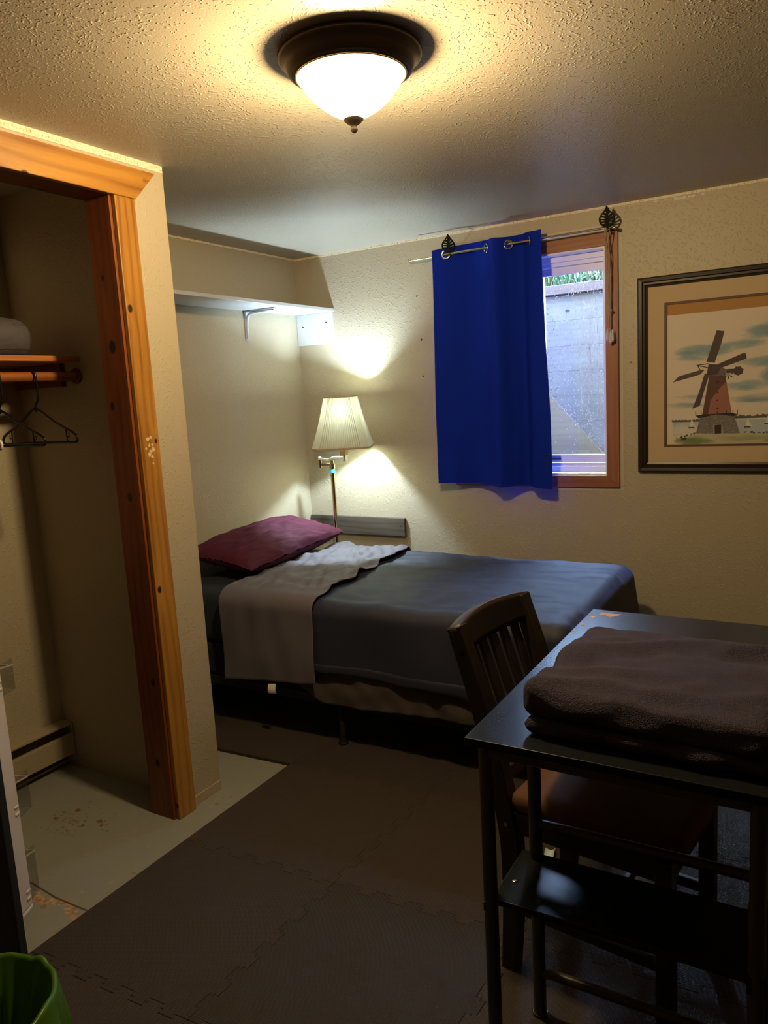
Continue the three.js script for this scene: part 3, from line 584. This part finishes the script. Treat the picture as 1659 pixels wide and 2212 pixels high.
  const strand = (ph, x0) => { const pts = []; for (let k = 0; k <= 22; k++) { const t = k / 22, y = lerp(RY + 0.002, 1.655, t), w = lerp(0.011, 0.0035, sstep(0, 0.45, t)); pts.push(V(1.779 + x0 + w * Math.cos(ph + t * 9), y, 0.072 + 0.020 * (1 - t) * 0.6 - 0.02 * t + w * 0.5 * Math.sin(ph + t * 9))); } return tube(pts, 0.0022, 80, 7); };
  mesh('strand', strand(0, 0), cm, ct); mesh('strand', strand(Math.PI, 0), cm, ct); mesh('strand', strand(1.6, 0.001), cm, ct);
  mesh('loop', new THREE.TorusGeometry(0.0115, 0.0022, 6, 18).rotateY(Math.PI / 2).translate(1.779, RY - 0.004, RZ + 0.002), cm, ct);
  mesh('knot', new THREE.SphereGeometry(0.009, 12, 8).scale(1, 0.9, 0.8).translate(1.784, 1.735, 0.058), cm, ct);
  for (const [dx, dy] of [[-0.009, 0], [0.003, -0.012], [0.013, -0.004]]) mesh('tassel', lathe([[0, -0.034], [0.005, -0.034], [0.0075, -0.026], [0.0065, -0.01], [0.003, 0.018], [0, 0.022]], 12).translate(1.778 + dx, 1.635 + dy, 0.052), tm, ct);
}

// ------------------------------------------------------------------ picture
{
  const X0 = 1.895, Y0 = 1.0, Y1 = 1.864, X1 = 2.965, fw = 0.043;
  const pic = thing('framed_picture', 'framed windmill print with wide tan mount on the wall', 'picture');
  const prof = [[0, 0], [fw, 0], [fw, 0.010], [fw - 0.008, 0.012], [fw - 0.012, 0.020], [fw - 0.020, 0.019], [fw - 0.024, 0.026], [0.006, 0.028], [0, 0.022]];   // inward, outward from wall
  const side = (ax, len) => { const s = new THREE.Shape(prof.map(([a, b]) => new THREE.Vector2(a, b))); const g = new THREE.ExtrudeGeometry(s, { depth: len, bevelEnabled: false, steps: 1 }); const p = g.attributes.position; for (let i = 0; i < p.count; i++) { const d = p.getX(i), z = p.getZ(i); p.setZ(i, z < len / 2 ? z + d : z - d); } return g; };
  const fm = mat([0.020, 0.012, 0.009], 0.32);
  const put = (g, m) => { g.applyMatrix4(m); g.computeVertexNormals(); return g; };
  const basis = (ix, iy, ox, oy, px, py) => new THREE.Matrix4().makeBasis(V(ix, iy, 0), V(0, 0, 1), V(ox, oy, 0)).setPosition(px, py, 0.002);
  const W = X1 - X0, Hh = Y1 - Y0;
  mesh('frame_rail', put(side('y', Hh), basis(1, 0, 0, 1, X0, Y0)), mat([0.020, 0.012, 0.009], 0.32, { side: THREE.DoubleSide }), pic);
  mesh('frame_rail', put(side('y', Hh), basis(-1, 0, 0, 1, X1, Y0)), mat([0.020, 0.012, 0.009], 0.32, { side: THREE.DoubleSide }), pic);
  mesh('frame_rail', put(side('x', W), basis(0, 1, 1, 0, X0, Y0)), mat([0.020, 0.012, 0.009], 0.32, { side: THREE.DoubleSide }), pic);
  mesh('frame_rail', put(side('x', W), basis(0, -1, 1, 0, X0, Y1)), mat([0.020, 0.012, 0.009], 0.32, { side: THREE.DoubleSide }), pic);
  const ix0 = 2.007, ix1 = 2.853, iy0 = 1.112, iy1 = 1.748;
  mesh('mount', panelXY(X0 + 0.03, X1 - 0.03, Y0 + 0.03, Y1 - 0.03, [[ix0, iy0], [ix0, iy1], [ix1, iy1], [ix1, iy0]], 0.0055, 0.0095), mat([0.52, 0.39, 0.25], 0.8, { bumpMap: softBump, bumpScale: 0.0002 }), pic);
  mesh('fillet', panelXY(ix0 - 0.001, ix1 + 0.001, iy0 - 0.001, iy1 + 0.001, [[ix0 + 0.011, iy0 + 0.010], [ix0 + 0.011, iy1 - 0.010], [ix1 - 0.011, iy1 - 0.010], [ix1 - 0.011, iy0 + 0.010]], 0.0045, 0.0075), mat([0.10, 0.04, 0.015], 0.6), pic);
  mesh('backing', box(ix0 - 0.01, ix1 + 0.01, iy0 - 0.01, iy1 + 0.01, 0.0015, 0.003), mat([0.42, 0.22, 0.08], 0.85), pic);
  // the print: windmill by the water, painted in flat colour
  const PW = 2720, PH = 1960;
  const tex = canvasTex(1040, 750, (g, w, h) => {
    g.save(); g.scale(w / PW, h / PH);
    g.fillStyle = 'rgb(222,208,186)'; g.fillRect(0, 0, PW, PH);
    const wash = (x, y, rx, ry, c, n = 40, rot = 0) => { for (let i = 0; i < n; i++) { const a = rr(0, 6.28), q = Math.sqrt(rnd()); g.save(); g.translate(x + Math.cos(a) * q * rx * 0.8, y + Math.sin(a) * q * ry * 0.8); g.rotate(rot + rr(-0.1, 0.1)); g.fillStyle = c; g.beginPath(); g.ellipse(0, 0, rx * rr(0.2, 0.5), ry * rr(0.25, 0.6), 0, 0, 6.29); g.fill(); g.restore(); } };
    const B = 'rgba(120,150,166,.10)';
    wash(480, 560, 380, 90, B, 70); wash(250, 580, 160, 45, B, 30); wash(1000, 500, 300, 70, B, 50, -0.1); wash(1350, 330, 360, 90, B, 90, -0.15); wash(1520, 380, 240, 80, B, 60);
    wash(380, 650, 260, 50, B, 40); wash(1350, 760, 420, 70, B, 60, -0.15); wash(1380, 980, 170, 130, B, 70); wash(1050, 1100, 300, 70, B, 50); wash(1200, 1300, 420, 60, 'rgba(120,140,150,.08)', 50); wash(250, 1360, 260, 40, B, 40); wash(340, 1240, 220, 30, 'rgba(120,140,150,.07)', 30);
    wash(2100, 520, 420, 120, B, 80); wash(2300, 900, 380, 120, B, 70); wash(2000, 1250, 480, 70, B, 50);
    g.fillStyle = 'rgb(178,190,192)'; g.fillRect(80, 1600, PW - 120, 220);
    wash(300, 1740, 300, 90, 'rgba(222,208,186,.2)', 40);
    g.fillStyle = 'rgb(84,86,74)'; g.beginPath(); g.moveTo(70, 1610); for (let x = 70; x <= 460; x += 12) g.lineTo(x, 1590 - rr(0, 22)); g.lineTo(460, 1612); g.fill();
    g.beginPath(); g.moveTo(900, 1580); for (let x = 900; x <= PW - 60; x += 14) g.lineTo(x, 1552 - rr(0, 34)); g.lineTo(PW - 60, 1576); g.fill();
    // shore and meadow
    g.fillStyle = 'rgb(186,180,146)'; g.beginPath(); g.moveTo(80, 1880); g.quadraticCurveTo(520, 1740, 1000, 1790); g.quadraticCurveTo(1600, 1840, PW - 40, 1800); g.lineTo(PW - 40, 1950); g.lineTo(160, 1950); g.fill();
    wash(360, 1900, 260, 60, 'rgba(110,128,84,.16)', 60); wash(1000, 1870, 300, 40, 'rgba(150,150,110,.14)', 40); wash(1700, 1880, 500, 60, 'rgba(130,136,96,.12)', 60);
    g.fillStyle = 'rgba(62,66,50,.85)'; for (let i = 0; i < 120; i++) { const x = rr(90, PW - 80); if (x > 380 && x < 930) continue; const y = x < 400 ? lerp(1880, 1790, (x - 80) / 320) : 1792 + (x - 950) * 0.02; g.fillRect(x, y - rr(4, 26), rr(6, 26), rr(8, 22)); }
    g.fillStyle = 'rgb(70,66,58)'; g.fillRect(200, 1850, 70, 40);
    // sailing boats
    const boat = (x, y, s) => { g.fillStyle = 'rgba(226,220,206,.9)'; g.beginPath(); g.moveTo(x, y - 150 * s); g.lineTo(x + 60 * s, y - 12); g.lineTo(x - 30 * s, y - 12); g.fill(); g.fillStyle = 'rgb(70,60,52)'; g.fillRect(x - 45 * s, y - 10, 90 * s, 18); };
    boat(340, 1700, 0.9); boat(1080, 1710, 0.9); boat(1330, 1665, 0.8); boat(1900, 1690, 1); boat(2300, 1660, 0.8);
    const poly = (c, ...p) => { g.fillStyle = c; g.beginPath(); p.forEach(([x, y]) => g.lineTo(x - 125, y)); g.fill(); };
    poly('rgb(118,114,108)', [525, 1790], [580, 1560], [610, 1515], [800, 1495], [1010, 1515], [1045, 1580], [1110, 1800]);
    for (let i = 0; i < 420; i++) { g.fillStyle = `rgba(${['168,160,146', '86,82,80', '140,128,112'][i % 3]},.45)`; const y = rr(1520, 1785), k = (y - 1510) / 290; g.fillRect(lerp(480, 420, k) + rnd() * lerp(440, 540, k), y, rr(8, 22), rr(6, 14)); }
    poly('rgb(168,156,140)', [755, 1660], [880, 1660], [890, 1800], [765, 1810]); poly('rgb(58,40,36)', [775, 1670], [865, 1665], [865, 1795], [780, 1800]);
    poly('rgb(158,104,88)', [700, 930], [910, 930], [1000, 1500], [610, 1510]);
    poly('rgb(96,66,58)', [700, 930], [910, 930], [915, 1045], [850, 1110], [720, 1290], [690, 1505], [610, 1510]);
    for (const y of [1030, 1185, 1300, 1420]) { g.fillStyle = 'rgb(50,40,38)'; g.beginPath(); g.arc(810 - 125, y, 12, 0, 6.3); g.fill(); }
    poly('rgb(44,34,32)', [520, 1520], [560, 1560], [620, 1550], [800, 1508], [1030, 1545], [1080, 1520], [1000, 1495], [620, 1505]);
    g.fillStyle = 'rgb(44,34,32)'; for (const x of [522, 595, 810, 930, 1015, 1075]) g.fillRect(x - 129, 1455, 8, 65);
    poly('rgb(112,96,88)', [690, 940], [700, 760], [790, 770], [880, 830], [915, 850], [912, 945]); poly('rgb(74,62,60)', [660, 930], [690, 760], [780, 780], [850, 830], [800, 920]);
    poly('rgb(84,72,68)', [790, 278], [892, 300], [850, 480], [768, 748], [660, 726]);
    poly('rgb(80,68,66)', [740, 800], [1140, 632], [1168, 640], [1182, 716], [850, 830], [700, 860]);
    poly('rgb(78,68,68)', [640, 890], [560, 1180], [474, 1414], [576, 1372], [640, 1130], [695, 930]);
    poly('rgb(86,76,74)', [205, 1005], [290, 915], [610, 835], [635, 845], [580, 905], [400, 955]);
    g.strokeStyle = 'rgb(66,56,56)'; g.lineWidth = 12; g.beginPath(); g.moveTo(530 - 125, 768); g.lineTo(690 - 125, 755); g.moveTo(535 - 125, 770); g.lineTo(690 - 125, 815); g.moveTo(545 - 125, 775); g.lineTo(575 - 125, 840); g.stroke();
    g.fillStyle = 'rgb(80,68,66)'; g.fillRect(920 - 125, 850, 110, 60); g.beginPath(); g.arc(1075 - 125, 885, 62, 0, 6.3); g.fill();
    for (let k = 0; k < 7; k++) { const a = k * 0.9 + 0.5; g.fillStyle = 'rgb(80,68,66)'; g.beginPath(); g.moveTo(1075 - 125, 885); g.arc(1075 - 125, 885, 70, a, a + 0.3); g.fill(); g.beginPath(); g.moveTo(950 - 125, 930); g.arc(950 - 125, 930, 62, a, a + 0.35); g.fill(); }
    g.restore();
  });
  const pg = new THREE.PlaneGeometry(0.83, 0.572).translate(2.018 + 0.415, 1.12 + 0.286, 0.0036);
  mesh('print', pg, mat([0.90, 0.91, 0.98], 0.75, { map: tex }), pic).userData.label = 'watercolour style print of a windmill by water';
}

// ------------------------------------------------------------------ closet contents
{
  const s = thing('closet_shelf', 'wooden closet shelf on a cleat above the hanging rod', 'shelf');
  mesh('board', grain(box(0.002, 0.36, 1.595, 1.614, 1.802, 3.498, 0.002), 'z', 0.1), M.closetWood, s);
  mesh('cleat', grain(box(0.002, 0.27, 1.512, 1.594, 1.801, 1.820, 0.002), 'x', 0.3), M.jamb, s);
  const r = thing('closet_rod', 'round wooden hanging rod under the closet shelf', 'closet rod');
  mesh('pole', grain(metricUV(rod([0.335, 1.545, 1.806], [0.335, 1.545, 3.494], 0.0165, 20)), 'z', 0), M.rodWood, r);
  mesh('socket', merged([new THREE.TorusGeometry(0.022, 0.006, 8, 24).translate(0.335, 1.545, 1.808), new THREE.CylinderGeometry(0.027, 0.027, 0.004, 24).rotateX(Math.PI / 2).translate(0.335, 1.545, 1.803)]), M.jamb, r);
  const hanger = (z, m, label, turn, dx = 0) => {
    const h = thing('clothes_hanger', label, 'hanger', [0.335 + dx, 1.545, z], turn, undefined);
    const ht = [[0.0, -0.018, 0.017, 0.0], [0.0, 0.0]];
    mesh('hook', tube([[-0.022, -0.012, 0], [-0.021, 0.008, 0], [-0.010, 0.0195, 0], [0.004, 0.0215, 0], [0.017, 0.014, 0], [0.0215, -0.004, 0], [0.022, -0.045, 0], [0.020, -0.075, 0], [0.006, -0.092, 0], [0.0, -0.103, 0]], 0.0036, 44, 8), m, h);
    const fr = [[0, -0.106, 0], [0.09, -0.154, 0], [0.165, -0.188, 0], [0.187, -0.203, 0], [0.187, -0.217, 0], [0.172, -0.223, 0], [0, -0.222, 0], [-0.172, -0.223, 0], [-0.187, -0.217, 0], [-0.187, -0.203, 0], [-0.165, -0.188, 0], [-0.09, -0.154, 0]];
    mesh('frame', tube(fr, 0.0042, 140, 8, true, 0.25), m, h);
    mesh('gusset', merged([new THREE.SphereGeometry(0.010, 10, 8).scale(1.2, 0.9, 0.5).translate(0, -0.110, 0)]), m, h);
    for (const sx of [-1, 1]) {
      const pr = mesh('prop', rod([sx * 0.138, -0.178, 0], [sx * 0.140, -0.221, 0], 0.0022, 6), m, h);
      mesh('strap_hook', tube([[sx * 0.139, -0.200, 0], [sx * 0.147, -0.206, 0], [sx * 0.151, -0.200, 0], [sx * 0.149, -0.192, 0]], 0.0014, 10, 5), m, pr);
    }
    return h;
  };
  hanger(1.985, M.blackGloss, 'black plastic hanger closest to the closet end wall', 0.04, 0.004);
  hanger(2.115, M.blackGloss, 'black plastic hanger between another black one and a white one', 0.10, 0.004);
  hanger(2.245, mat([0.75, 0.73, 0.70], 0.35), 'white plastic hanger beside the black hangers', 0.02);
  // rolled blanket on the shelf
  const bl = thing('rolled_blanket', 'grey rolled blanket on the closet shelf', 'blanket', [0.20, 1.6145, 0]);
  mesh('roll', softSlab(0.30, 0.135, 0.62, 0.066, [22, 12, 30], (q) => { q.y += 0.0675; q.y *= 1 - 0.12 * sstep(0.0, 0.15, q.x); const e = 0.31 + q.z; if (e < 0.08) q.x *= 0.80 + 0.2 * sstep(0, 0.08, e); q.x += 0.004 * n2(q.y * 9, q.z * 8); }).translate(0, 0, 2.235), mat([0.085, 0.078, 0.085], 0.95, { bumpMap: softBump, bumpScale: 0.002 }), bl);
  mesh('loose_flap', cloth(10, 26, (a, t) => { const th = lerp(-1.1, 1.45, t); return V(0.03 + 0.1195 * Math.cos(th) * 1.02, 0.0665 + 0.0675 * Math.sin(th), 2.015 + a * 0.48 + 0.012 * Math.sin(t * 3)); }, 0.004, [0.5, 0.3]), mat([0.088, 0.080, 0.087], 0.95), bl);
}
{ // baseboard heater
  const h = thing('baseboard_heater', 'cream metal baseboard heater at the back of the closet', 'heater');
  const m = mat([0.38, 0.32, 0.22], 0.45), z0 = 1.808, z1 = 2.29;
  mesh('back_plate', box(0.001, 0.006, 0.022, 0.193, z0, z1), m, h);
  mesh('top_cover', merged([box(0.006, 0.050, 0.186, 0.193, z0, z1, 0.002), box(0.048, 0.060, 0.180, 0.190, z0, z1, 0.002)]), m, h);
  mesh('front_panel', merged([box(0.058, 0.065, 0.060, 0.142, z0, z1, 0.002), bar([0.0555, 0.143, z0], [0.0555, 0.143, z1], 0.014, 0.004)]), m, h);
  mesh('end_cap', box(0.001, 0.064, 0.022, 0.192, z0 - 0.005, z0 + 0.001, 0.001), m, h);
  mesh('element', merged([box(0.012, 0.05, 0.07, 0.12, z0 + 0.03, z1 - 0.03), rod([0.03, 0.095, z0 + 0.002], [0.03, 0.095, z1], 0.008)]), mat([0.10, 0.055, 0.03], 0.6), h);
  mesh('bottom_rail', box(0.006, 0.03, 0.022, 0.028, z0, z1, 0.001), m, h);
}
{ // small refrigerator standing in the closet with its door open
  const f = thing('mini_fridge', 'black mini fridge with open door and clear door bins', 'fridge');
  mesh('cabinet', merged([box(0.03, 0.48, 0.03, 0.86, 2.335, 2.365, 0.004), box(0.03, 0.48, 0.03, 0.86, 2.785, 2.815, 0.004), box(0.03, 0.48, 0.03, 0.08, 2.36, 2.79, 0.004), box(0.03, 0.48, 0.82, 0.86, 2.36, 2.79, 0.004), box(0.03, 0.06, 0.05, 0.84, 2.36, 2.79, 0.004)]), M.black, f);
  for (const x of [0.07, 0.44]) for (const z of [2.37, 2.78]) mesh('foot', new THREE.CylinderGeometry(0.015, 0.018, 0.03, 12).translate(x, 0.015, z), M.black, f);
  const ax = V(0.914, 0, -0.405), t = V(-0.405, 0, -0.914);            // along the door to its free edge; from the outer skin inwards
  const d = new THREE.Group(); d.name = 'door'; f.add(d);
  d.matrixAutoUpdate = true; d.position.set(0.914, 0, 2.626); d.rotation.y = Math.atan2(0.405, 0.914);   // local x along ax (0 at the free edge), local -z inwards
  const whitePl = mat([0.62, 0.59, 0.62], 0.3), clear = mat([0.92, 0.93, 0.95], 0.04, { transmission: 1, thickness: 0, ior: 1.5 });
  mesh('door_skin', box(-0.48, 0, 0.035, 0.86, -0.030, 0, 0.004), M.black, d);
  mesh('gasket', box(-0.475, -0.004, 0.05, 0.85, -0.036, -0.030, 0.002), mat([0.60, 0.57, 0.58], 0.6), d);
  mesh('liner', merged([box(-0.455, -0.022, 0.14, 0.835, -0.046, -0.036, 0.003), box(-0.034, -0.012, 0.13, 0.838, -0.096, -0.036, 0.010), box(-0.455, -0.437, 0.13, 0.838, -0.096, -0.036, 0.010), box(-0.455, -0.012, 0.822, 0.838, -0.096, -0.036, 0.007), box(-0.455, -0.012, 0.118, 0.134, -0.096, -0.036, 0.006)]), whitePl, d);
  for (const [y0, y1, dep] of [[0.705, 0.790, 0.075], [0.365, 0.475, 0.075], [0.125, 0.265, 0.06]]) {
    const sh = [box(-0.437, -0.0335, y0, y0 + 0.003, -0.096 - dep, -0.046, 0.001), box(-0.437, -0.0335, y0, y1 - 0.02, -0.098 - dep, -0.095 - dep, 0.001), box(-0.0335, -0.0305, y0, y1, -0.096 - dep, -0.05, 0.001), box(-0.4395, -0.4365, y0, y1, -0.096 - dep, -0.05, 0.001)];
    const b = mesh('door_bin', merged(sh), clear, d);
    mesh('bin_rim', merged([bar([-0.437, y1 - 0.02, -0.097 - dep], [-0.032, y1 - 0.02, -0.097 - dep], 0.005, 0.005), bar([-0.032, y1 - 0.02, -0.097 - dep], [-0.032, y1, -0.06], 0.005, 0.005), bar([-0.438, y1 - 0.02, -0.097 - dep], [-0.438, y1, -0.06], 0.005, 0.005)]), mat([0.85, 0.80, 0.74], 0.15, { transmission: 0.7, thickness: 0 }), b);
    for (const yy of [y0 + 0.03, y0 + 0.05]) mesh('bin_clip', box(-0.018, -0.0095, yy, yy + 0.007, -0.088, -0.070, 0.002), whitePl, b);
  }
}
{ // waste bin with a green bag folded over its rim
  const g = thing('waste_bin', 'waste bin lined with a green plastic bag', 'bin', [1.205, 0.0125, 2.895]); g.scale.set(1, 0.69, 1);
  mesh('pail', lathe([[0, 0.0], [0.115, 0.0], [0.12, 0.006], [0.142, 0.318], [0.148, 0.322], [0.139, 0.322], [0.116, 0.008], [0, 0.006]], 40), mat([0.05, 0.05, 0.055], 0.5), g);
  const bagM = mat([0.06, 0.16, 0.012], 0.32, { side: THREE.DoubleSide });
  const n = 96;
  mesh('bag', cloth(n, 34, (s, t) => {
    const th = s * Math.PI * 2, w = n2(Math.cos(th) * 2.2, Math.sin(th) * 2.2), w2 = n2(Math.cos(th) * 7, Math.sin(th) * 7 + 5);
    let r, y;
    if (t < 0.45) { const k = t / 0.45; r = lerp(0.162 + 0.012 * w, 0.151, k) + 0.005 * w2 * (1 - k); y = lerp(0.17 + 0.03 * w, 0.325 + 0.012 * w, k); } else if (t < 0.6) { const k = (t - 0.45) / 0.15; r = 0.1445 + 0.0065 * Math.cos(k * Math.PI); y = 0.325 + 0.012 * w + 0.012 * Math.sin(k * Math.PI); } else { const k = (t - 0.6) / 0.4; r = lerp(0.138, 0.098, k) + 0.010 * w2 * k; y = lerp(0.325 + 0.012 * w, 0.10, k) ; r -= 0.015 * Math.max(0, w) * Math.sin(k * Math.PI); }
    return V(Math.cos(th) * r, y, Math.sin(th) * r);
  }, 0.0012), bagM, g).userData.label = 'bright green plastic bag';
}

// ------------------------------------------------------------------ chair
{
  const c = thing('dining_chair', 'dark wooden slat back chair pushed under the desk', 'chair', [2.045, 0.0125, 1.897], -0.135); c.scale.y = 0.985;
  // local: +x forward, z across; rear legs bow backwards above the seat
  const hw = 0.158;
  const legPath = [[0.0, 0], [0.012, 0.20], [0.010, 0.36], [-0.012, 0.48], [-0.055, 0.66], [-0.120, 0.865]];
  const path = new THREE.CatmullRomCurve3(legPath.map(([x, y]) => V(x, y, 0)));
  const rear = (z) => {
    const s = [], f = [], N = 24;
    for (let k = 0; k <= N; k++) { const p = path.getPoint(k / N), tg = path.getTangent(k / N), wd = lerp(0.019, 0.024, Math.sin(k / N * Math.PI)); s.push(new THREE.Vector2(p.x - tg.y * wd, p.y + tg.x * wd)); f.push(new THREE.Vector2(p.x + tg.y * wd, p.y - tg.x * wd)); }
    s[0].y = f[0].y = 0;
    const g = new THREE.ExtrudeGeometry(new THREE.Shape([...f, ...s.reverse()]), { depth: 0.034, bevelEnabled: true, bevelSize: 0.002, bevelThickness: 0.002, bevelOffset: -0.002, bevelSegments: 1 });
    return g.translate(0, 0, z - 0.017);
  };
  for (const z of [-hw, hw]) { mesh('leg', rear(z), M.chairWood, c); mesh('leg', bar([0.375, 0, z * 0.98], [0.372, 0.425, z * 0.98], 0.038, 0.036), M.chairWood, c); }
  mesh('seat_frame', merged([bar([0.02, 0.40, -hw], [0.36, 0.40, -hw], 0.022, 0.055), bar([0.02, 0.40, hw], [0.36, 0.40, hw], 0.022, 0.055), bar([0.376, 0.40, -hw], [0.376, 0.40, hw], 0.022, 0.055), bar([0.012, 0.40, -hw], [0.012, 0.40, hw], 0.022, 0.055)]), M.chairWood, c);
  mesh('seat', softSlab(0.40, 0.055, 0.35, 0.026, [18, 6, 18], (q) => { q.y += 0.010 * (1 - (q.x / 0.2) ** 2) * (1 - (q.z / 0.2) ** 2) * (q.y > 0 ? 1 : 0); }).translate(0.212, 0.452, 0), mat([0.13, 0.066, 0.036], 0.8, { specularIntensity: 0.35 }), c).userData.label = 'brown upholstered seat';
  const at = (k) => path.getPoint(k);
  // curved crest rail
  const crest = cloth(16, 6, (s, t) => { const p = at(lerp(0.940, 1.0, t)), z = lerp(-hw - 0.018, hw + 0.018, s), e = 1 - (z / (hw + 0.018)) ** 2; return V(p.x - 0.022 * e + 0.014, p.y + 0.012 * e * t + 0.006 * t, z); }, 0.024);
  mesh('crest_rail', crest, M.chairWood, c);
  mesh('lower_rail', bar([at(0.62).x, at(0.62).y, -hw], [at(0.62).x, at(0.62).y, hw], 0.018, 0.04), M.chairWood, c);
  for (let k = 0; k < 5; k++) { const z = lerp(-0.105, 0.105, k / 4), a = at(0.62), b = at(0.945), e = 1 - (z / 0.2) ** 2; mesh('slat', bar([a.x, a.y, z], [b.x - 0.020 * e, b.y, z], 0.012, 0.032, [0, 0, 1]), M.chairWood, c); }
  for (const z of [-hw, hw]) mesh('stretcher', bar([0.01, 0.17, z], [0.372, 0.17, z], 0.016, 0.028), M.chairWood, c);
  mesh('stretcher', bar([0.2, 0.17, -hw], [0.2, 0.17, hw], 0.016, 0.026), M.chairWood, c);
  for (const [y, z] of [[0.395, hw + 0.018]]) mesh('bolt', new THREE.CylinderGeometry(0.005, 0.005, 0.003, 12).rotateX(Math.PI / 2).translate(0.006, y, z + 0.002), M.nickel, c);
}

// ------------------------------------------------------------------ desk with end shelf
{
  const d = thing('desk', 'black desk with tube legs and a shelf at one end', 'desk', [0, 0.0125, 0]);
  const X0 = 2.057, X1 = 2.615, Z0 = 1.405, Z1 = 2.345, TY = 0.7325;
  mesh('desk_top', box(X0, X1, TY - 0.017, TY, Z0, Z1, 0.002), M.deskTop, d);
  const leg = (x, z) => mesh('leg', merged([rod([x, 0.006, z], [x, TY - 0.017, z], 0.0145, 18), rod([x, 0, z], [x, 0.008, z], 0.017, 14)]), M.deskMetal, d);
  const LX = [2.092, 2.582], LZ = [2.322, 2.165, 1.436];
  for (const x of LX) for (const z of LZ) leg(z === 2.165 && x < 2.3 ? 2.134 : x, z);
  mesh('top_rail', merged([bar([LX[0], TY - 0.030, 1.436], [LX[0], TY - 0.030, 2.322], 0.02, 0.022), bar([LX[1], TY - 0.030, 1.436], [LX[1], TY - 0.030, 2.322], 0.02, 0.022), bar([LX[0], TY - 0.030, 1.436], [LX[1], TY - 0.030, 1.436], 0.02, 0.022), bar([LX[0], TY - 0.030, 2.322], [LX[1], TY - 0.030, 2.322], 0.02, 0.022)]), M.deskMetal, d);
  const sh = mesh('shelf', box(2.098, 2.60, 0.376, 0.390, 2.150, 2.335, 0.002), M.deskTop, d);
  for (const x of [2.122, 2.57]) mesh('screw', new THREE.SphereGeometry(0.006, 10, 6).scale(1, 0.4, 1).translate(x, 0.3905, 2.265), M.nickel, sh);
  mesh('cross_bar', rod([2.134, 0.470, 2.165], [2.582, 0.470, 2.165], 0.011, 16), M.deskMetal, d);
  mesh('cross_bar', rod([2.134, 0.110, 2.165], [2.582, 0.110, 2.165], 0.011, 16), M.deskMetal, d);
  mesh('shelf_bracket', merged([box(2.080, 2.10, 0.355, 0.375, 2.31, 2.335, 0.002), box(2.12, 2.15, 0.355, 0.3755, 2.155, 2.18, 0.002), box(2.567, 2.6, 0.355, 0.3755, 2.31, 2.335, 0.002)]), M.black, d);
  // torn veneer at the far corner
  const tear = (pts) => { const g = new THREE.ExtrudeGeometry(new THREE.Shape(pts.map(([x, z]) => new THREE.Vector2(x, -z))), { depth: 0.0006, bevelEnabled: false }); g.rotateX(-Math.PI / 2); return g.translate(0, TY, 0); };
  mesh('torn_patch', merged([tear([[2.090, 1.432], [2.128, 1.436], [2.148, 1.430], [2.142, 1.456], [2.122, 1.472], [2.108, 1.456], [2.088, 1.462]]), tear([[2.072, 1.478], [2.086, 1.480], [2.082, 1.498], [2.070, 1.494]]), tear([[2.066, 1.56], [2.078, 1.566], [2.070, 1.576]]), tear([[2.062, 1.62], [2.069, 1.63], [2.062, 1.64]])]), mat([0.55, 0.36, 0.20], 0.8), d).userData.label = 'bare tan patch where the black finish has torn';
}
{ // folded bath towel on the desk
  const t = thing('folded_towel', 'folded dark taupe plush towel on the black desk', 'towel', [2.385, 0.7485, 2.065], -0.03);
  const plush = mat([0.043, 0.035, 0.062], 1.0, { bumpMap: dataTex(256, 256, (u, v) => 0.5 + 0.3 * tn(u, v, 60, 4) + 0.25 * tn(u, v, 120, 9), false, 1 / 0.16), bumpScale: 0.004, sheen: 0.5, sheenRoughness: 0.7, sheenColor: lin(0.14, 0.11, 0.12) });
  const dsp = (amp, ph) => (q) => { const top = q.y > 0 ? 1 : 0.2; q.y += top * amp * (n2(q.x * 5 + ph, q.z * 7) + 0.5 * n2(q.x * 12, q.z * 11 + ph) + 0.7 * Math.sin(q.z * 26 + q.x * 9 + ph)); q.x += 0.006 * n2(q.z * 8 + ph, q.y * 20); q.z += 0.008 * n2(q.x * 7 + ph, q.y * 18); };
  mesh('lower_fold', softSlab(0.44, 0.034, 0.462, 0.017, [40, 6, 40], dsp(0.002, 2)).translate(0.004, 0.0175, 0.004), plush, t);
  mesh('upper_fold', softSlab(0.450, 0.058, 0.462, 0.029, [60, 8, 60], (q) => { const up = q.y > 0 ? 1 : 0.15; dsp(0.005, 11)(q); const w = q.z * 1.0 + q.x * 0.35 + 0.05 * n2(q.x * 3, q.z * 3); q.y += up * (0.006 * sstep(0.2, -0.2, q.x) + 0.009 * Math.exp(-(((w - 0.02) / 0.03) ** 2)) + 0.008 * Math.exp(-(((w + 0.11) / 0.025) ** 2)) - 0.006 * Math.exp(-(((w + 0.05) / 0.025) ** 2)) + 0.007 * Math.exp(-(((w - 0.13) / 0.03) ** 2))); }).translate(-0.004, 0.058, -0.002), plush, t);
}
{ // scrap of paper under the chair
  const g = cloth(6, 6, (s, t) => V(1.945 + 0.03 * s + 0.012 * t, 0.0145 + 0.030 * (s - 0.4) ** 2 * (1 + t) + 0.004 * Math.sin(t * 5), 1.56 + 0.06 * t), 0.0008);
  tag(mesh('paper_scrap', g, mat([0.62, 0.74, 0.82], 0.7)), 'crumpled pale blue paper scrap on the mat under chair', 'paper');
}

// ------------------------------------------------------------------ shadows on, then draw
scene.traverse((o) => { if (o.isMesh) { o.castShadow = !o.userData.noShadow; o.receiveShadow = true; delete o.userData.noShadow; } });
renderer.render(scene, camera);
